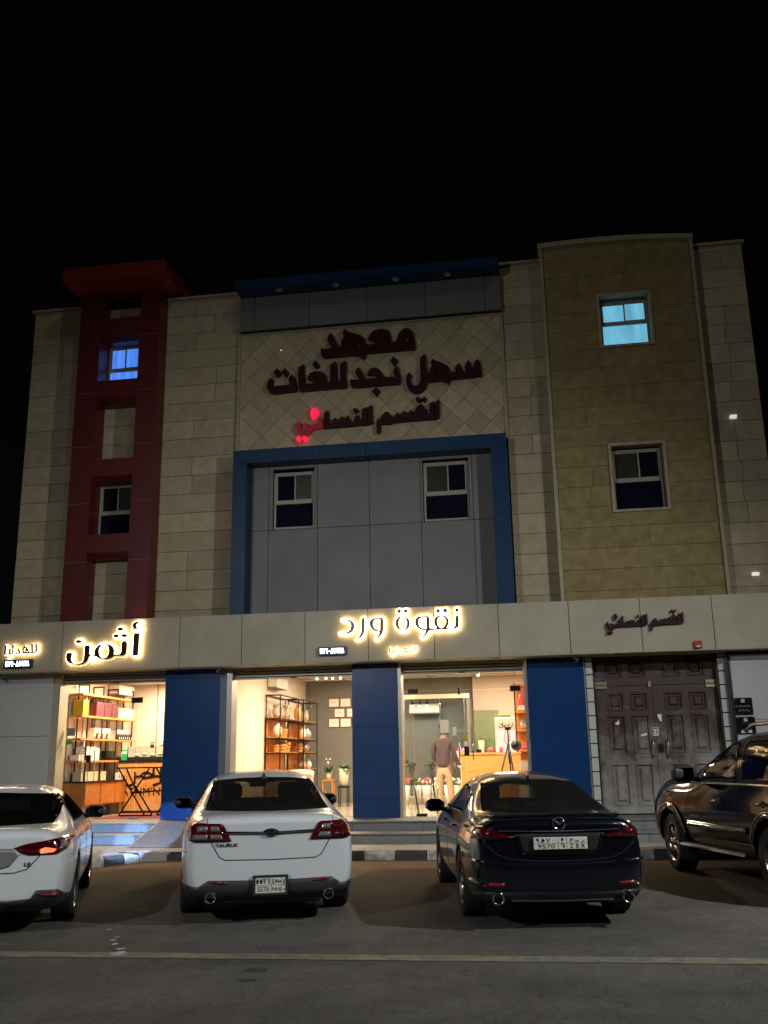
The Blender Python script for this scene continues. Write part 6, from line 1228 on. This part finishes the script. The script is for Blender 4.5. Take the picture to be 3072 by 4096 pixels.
for s_ in (-1, 1):   # headlamps are on: they light the steps
    q = c.hit(s_ * .62, .66, 'front')[0]; hl = MB().ell((s_ * .64, q.y - .04, .66), .13, .05, .05, 12, 6).build('headlamp', m_tailc, CA, True)
    l = bpy.data.lights.new('beam', 'SPOT'); l.energy = 2000; l.color = (.28, .50, 1); l.spot_size = math.radians(19); l.spot_blend = .10; l.shadow_soft_size = .05
    b = bpy.data.objects.new('beam', l); COL.objects.link(b); b.parent = CA; b.location = (s_ * .64, q.y + .06, .66); b.rotation_euler = (math.radians(82.5), 0, math.radians(-16.5 + 1.5 * s_))
# --- dark bronze sports utility at the right edge
TH = empty('parked_car', (3.90, 11.33, 0), math.radians(15.2), 'large dark bronze sports utility cut by the right edge of the view', 'car')
def sec2(y, w, zb, belt, zt, wt): 
    hi = zt - belt > .25
    return (y, [(0, zb), (w - .16, zb), (w - .03, zb + .06), (w, .80), (w - .005, belt - .16), (w - (.05 if hi else .09), belt), ((w - .05) * .5 + wt * .5 + .02 if hi else w - .16, belt + (zt - belt) * .5), (wt, zt - .07 if hi else zt - .01), (wt * .55, zt - .01), (0, zt)])
S2 = [sec2(0, .86, .5, 1.15, 1.70, .72), sec2(.06, .95, .42, 1.2, 1.82, .76), sec2(.3, .99, .40, 1.22, 1.905, .77), sec2(.9, 1.0, .38, 1.24, 1.935, .79), sec2(1.6, 1.0, .38, 1.24, 1.935, .79), sec2(2.0, 1.0, .38, 1.24, 1.920, .785), sec2(2.35, 1.0, .38, 1.24, 1.865, .78), sec2(2.75, 1.0, .38, 1.24, 1.725, .80), sec2(3.10, 1.0, .38, 1.24, 1.56, .84), sec2(3.45, 1.0, .38, 1.24, 1.37, .88),
      sec2(3.75, 1.0, .38, 1.24, 1.33, .84), sec2(4.25, 1.0, .36, 1.22, 1.31, .82), sec2(4.66, .98, .34, 1.16, 1.26, .80), sec2(4.88, .94, .34, 1.05, 1.14, .76), sec2(4.97, .86, .40, .92, .98, .70)]
c = Car(TH, S2, m_cart, [(sx * .98, y, .40) for sx in (-1, 1) for y in (1.18, 4.12)], .475, 1.0)
fwin = [(2.03, 1.27), (2.02, 1.76), (2.34, 1.745), (2.66, 1.62), (2.98, 1.42), (3.08, 1.31), (3.05, 1.27)]; rwin = [(1.08, 1.27), (1.08, 1.77), (1.80, 1.775), (1.86, 1.72), (1.93, 1.27)]; qwin = [(.30, 1.30), (.38, 1.72), (.98, 1.76), (.98, 1.28)]
for wn in (fwin, rwin, qwin): c.open(shrink(wn, .04), ['side'])
ws_ = [(-.74, 1.27), (-.66, 1.72), (0, 1.76), (.66, 1.72), (.74, 1.27)]; c.open(shrink(ws_, .05), ['front']); c.patch(ws_, 'front', .006, 'windscreen', m_cgl, cell=.08)
m_cgl3 = glass('bronze tinted glass', (.5, .42, .33), 1.0)
for v_ in ('left', 'right'):
    for wn, gm in ((fwin, m_cgl3), (rwin, m_cgl2), (qwin, m_cgl2)):
        c.patch(wn, v_, .006, 'side_window', gm, cell=.06); c.line(wn + [wn[0]], .022, v_, 'window_trim', m_trimb, .009)
    c.line([(1.0, 1.245), (3.05, 1.245)], .022, v_, 'chrome_sill_strip', m_chrome, .014)
    c.line([(1.97, 1.80), (1.97, 1.2), (1.99, .46)], .012, v_); c.line([(3.40, 1.20), (3.52, .95), (3.52, .48)], .012, v_); c.line([(1.02, 1.2), (1.02, .9)], .012, v_)
    c.patch([(1.75, .665), (1.75, .735), (3.50, .735), (3.50, .665)], v_, .022, 'side_moulding', m_cart); c.line([(1.75, .70), (3.50, .70)], .007, v_, 'chrome_moulding', m_chrome, .026)
    for wy in (1.18, 4.12):
        arc = [(wy + .50 * math.cos(t), .40 + .50 * math.sin(t)) for t in [math.radians(a) for a in range(-5, 190, 13)]]
        c.patch(stroke(arc, .075), v_, .022, 'arch_flare', m_cart if wy < 2 else m_cart, cell=.05)
        c.patch(stroke([(wy + .545 * math.cos(t), .40 + .545 * math.sin(t)) for t in [math.radians(a) for a in range(20, 165, 12)]], .018), v_, .026, 'arch_chrome', m_chrome, cell=.05)
    for y in (1.32, 2.50):
        q = c.hit(y, 1.03, v_)[0]; sx = -1 if v_ == 'left' else 1
        MB().tube([(q.x, y - .12, 1.03), (q.x + sx * .045, y - .10, 1.035), (q.x + sx * .05, y + .06, 1.035), (q.x, y + .09, 1.03)], .017, 10).build('door_handle', m_chrome, TH, True); MB().ell((q.x, y - .02, 1.03), .006, .06, .045).build('handle_cup', m_trimb, TH)
    sx = -1 if v_ == 'left' else 1
    MB().cbox((sx * 1.0, 2.62, .42), (.20, 1.9, .05), 0, .02).build('running_board', m_trimb, TH); B(sx * 1.105 - .006, sx * 1.105 + .006, 1.68, 3.55, .41, .435).build('running_board_edge', m_chrome, TH)
    MB().tube([(sx * .70, .5, 1.93), (sx * .70, .7, 1.985), (sx * .70, 1.9, 1.975), (sx * .70, 2.1, 1.905)], .025, 8).build('roof_rail', m_rim, TH, True)
    h_ = c.hit(3.2, .80, v_)[0]
for sx in (-1, 1):
    wheel(TH, sx * .985, 1.18, .40, .27, 6, rimk=.68); wheel(TH, sx * .985, 4.12, .40, .27, 6, steer=math.radians(-6), rimk=.68)
    mirror(TH, sx * 1.02, 3.12, 1.37, sx, m_trimb, 1.35)
for x in (-.42, .42): MB().cbox((x, 2.35, 1.15), (.5, .14, .75), 0, .05).build('seat', m_seat, TH, bevel=.04); headrest(TH, x, 2.33, 1.62)
MB().cbox((0, 3.15, 1.12), (1.5, .4, .25), 0, .06).build('dashboard', m_inner, TH, bevel=.04); MB().cbox((0, 2.2, .5), (1.6, 3.6, .04)).build('cabin_floor', m_inner, TH)
MB().lathe([(.19, -.012), (.19, .012)], (-.42, 2.92, 1.30), 24, 'Y').build('steering_wheel', m_trimb, TH)
rwn = [(-.72, 1.28), (-.64, 1.70), (0, 1.76), (.64, 1.70), (.72, 1.28)]
c.patch(rwn, 'rear', .008, 'rear_window', m_black); c.line([(-.90, .98), (.90, .98)], .02, 'rear', 'chrome_bar', m_chrome, .014); c.line([(-.80, 1.24), (-.80, .62), (.80, .62), (.80, 1.24)], .012, 'rear')
c.patch([(-.95, .42), (-.95, .60), (.95, .60), (.95, .42)], 'rear', .06, 'rear_bumper', m_trimb)
for s_ in (-1, 1): c.patch([(s_ * .82, .80), (s_ * .93, .80), (s_ * .90, 1.22), (s_ * .82, 1.24)], 'rear', .016, 'tail_lamp', m_tail); c.patch([(s_ * .84, .98), (s_ * .91, .98), (s_ * .90, 1.04), (s_ * .84, 1.04)], 'rear', .02, 'lens_segment', m_tailc)
B(-.16, .16, 0, .012, -.08, .08).build('number_plate', m_plate, TH, loc=(0, c.hit(0, .80, 'rear')[0].y - .02, .80))
q = c.hit(3.2, .80, 'left')[0]
put(text_mesh('AVALANCHE', .05, .004), 'name_badge', m_chrome, TH, (q.x - .006, 3.25, .80), rz=math.radians(-90))
bpy.context.view_layer.update()
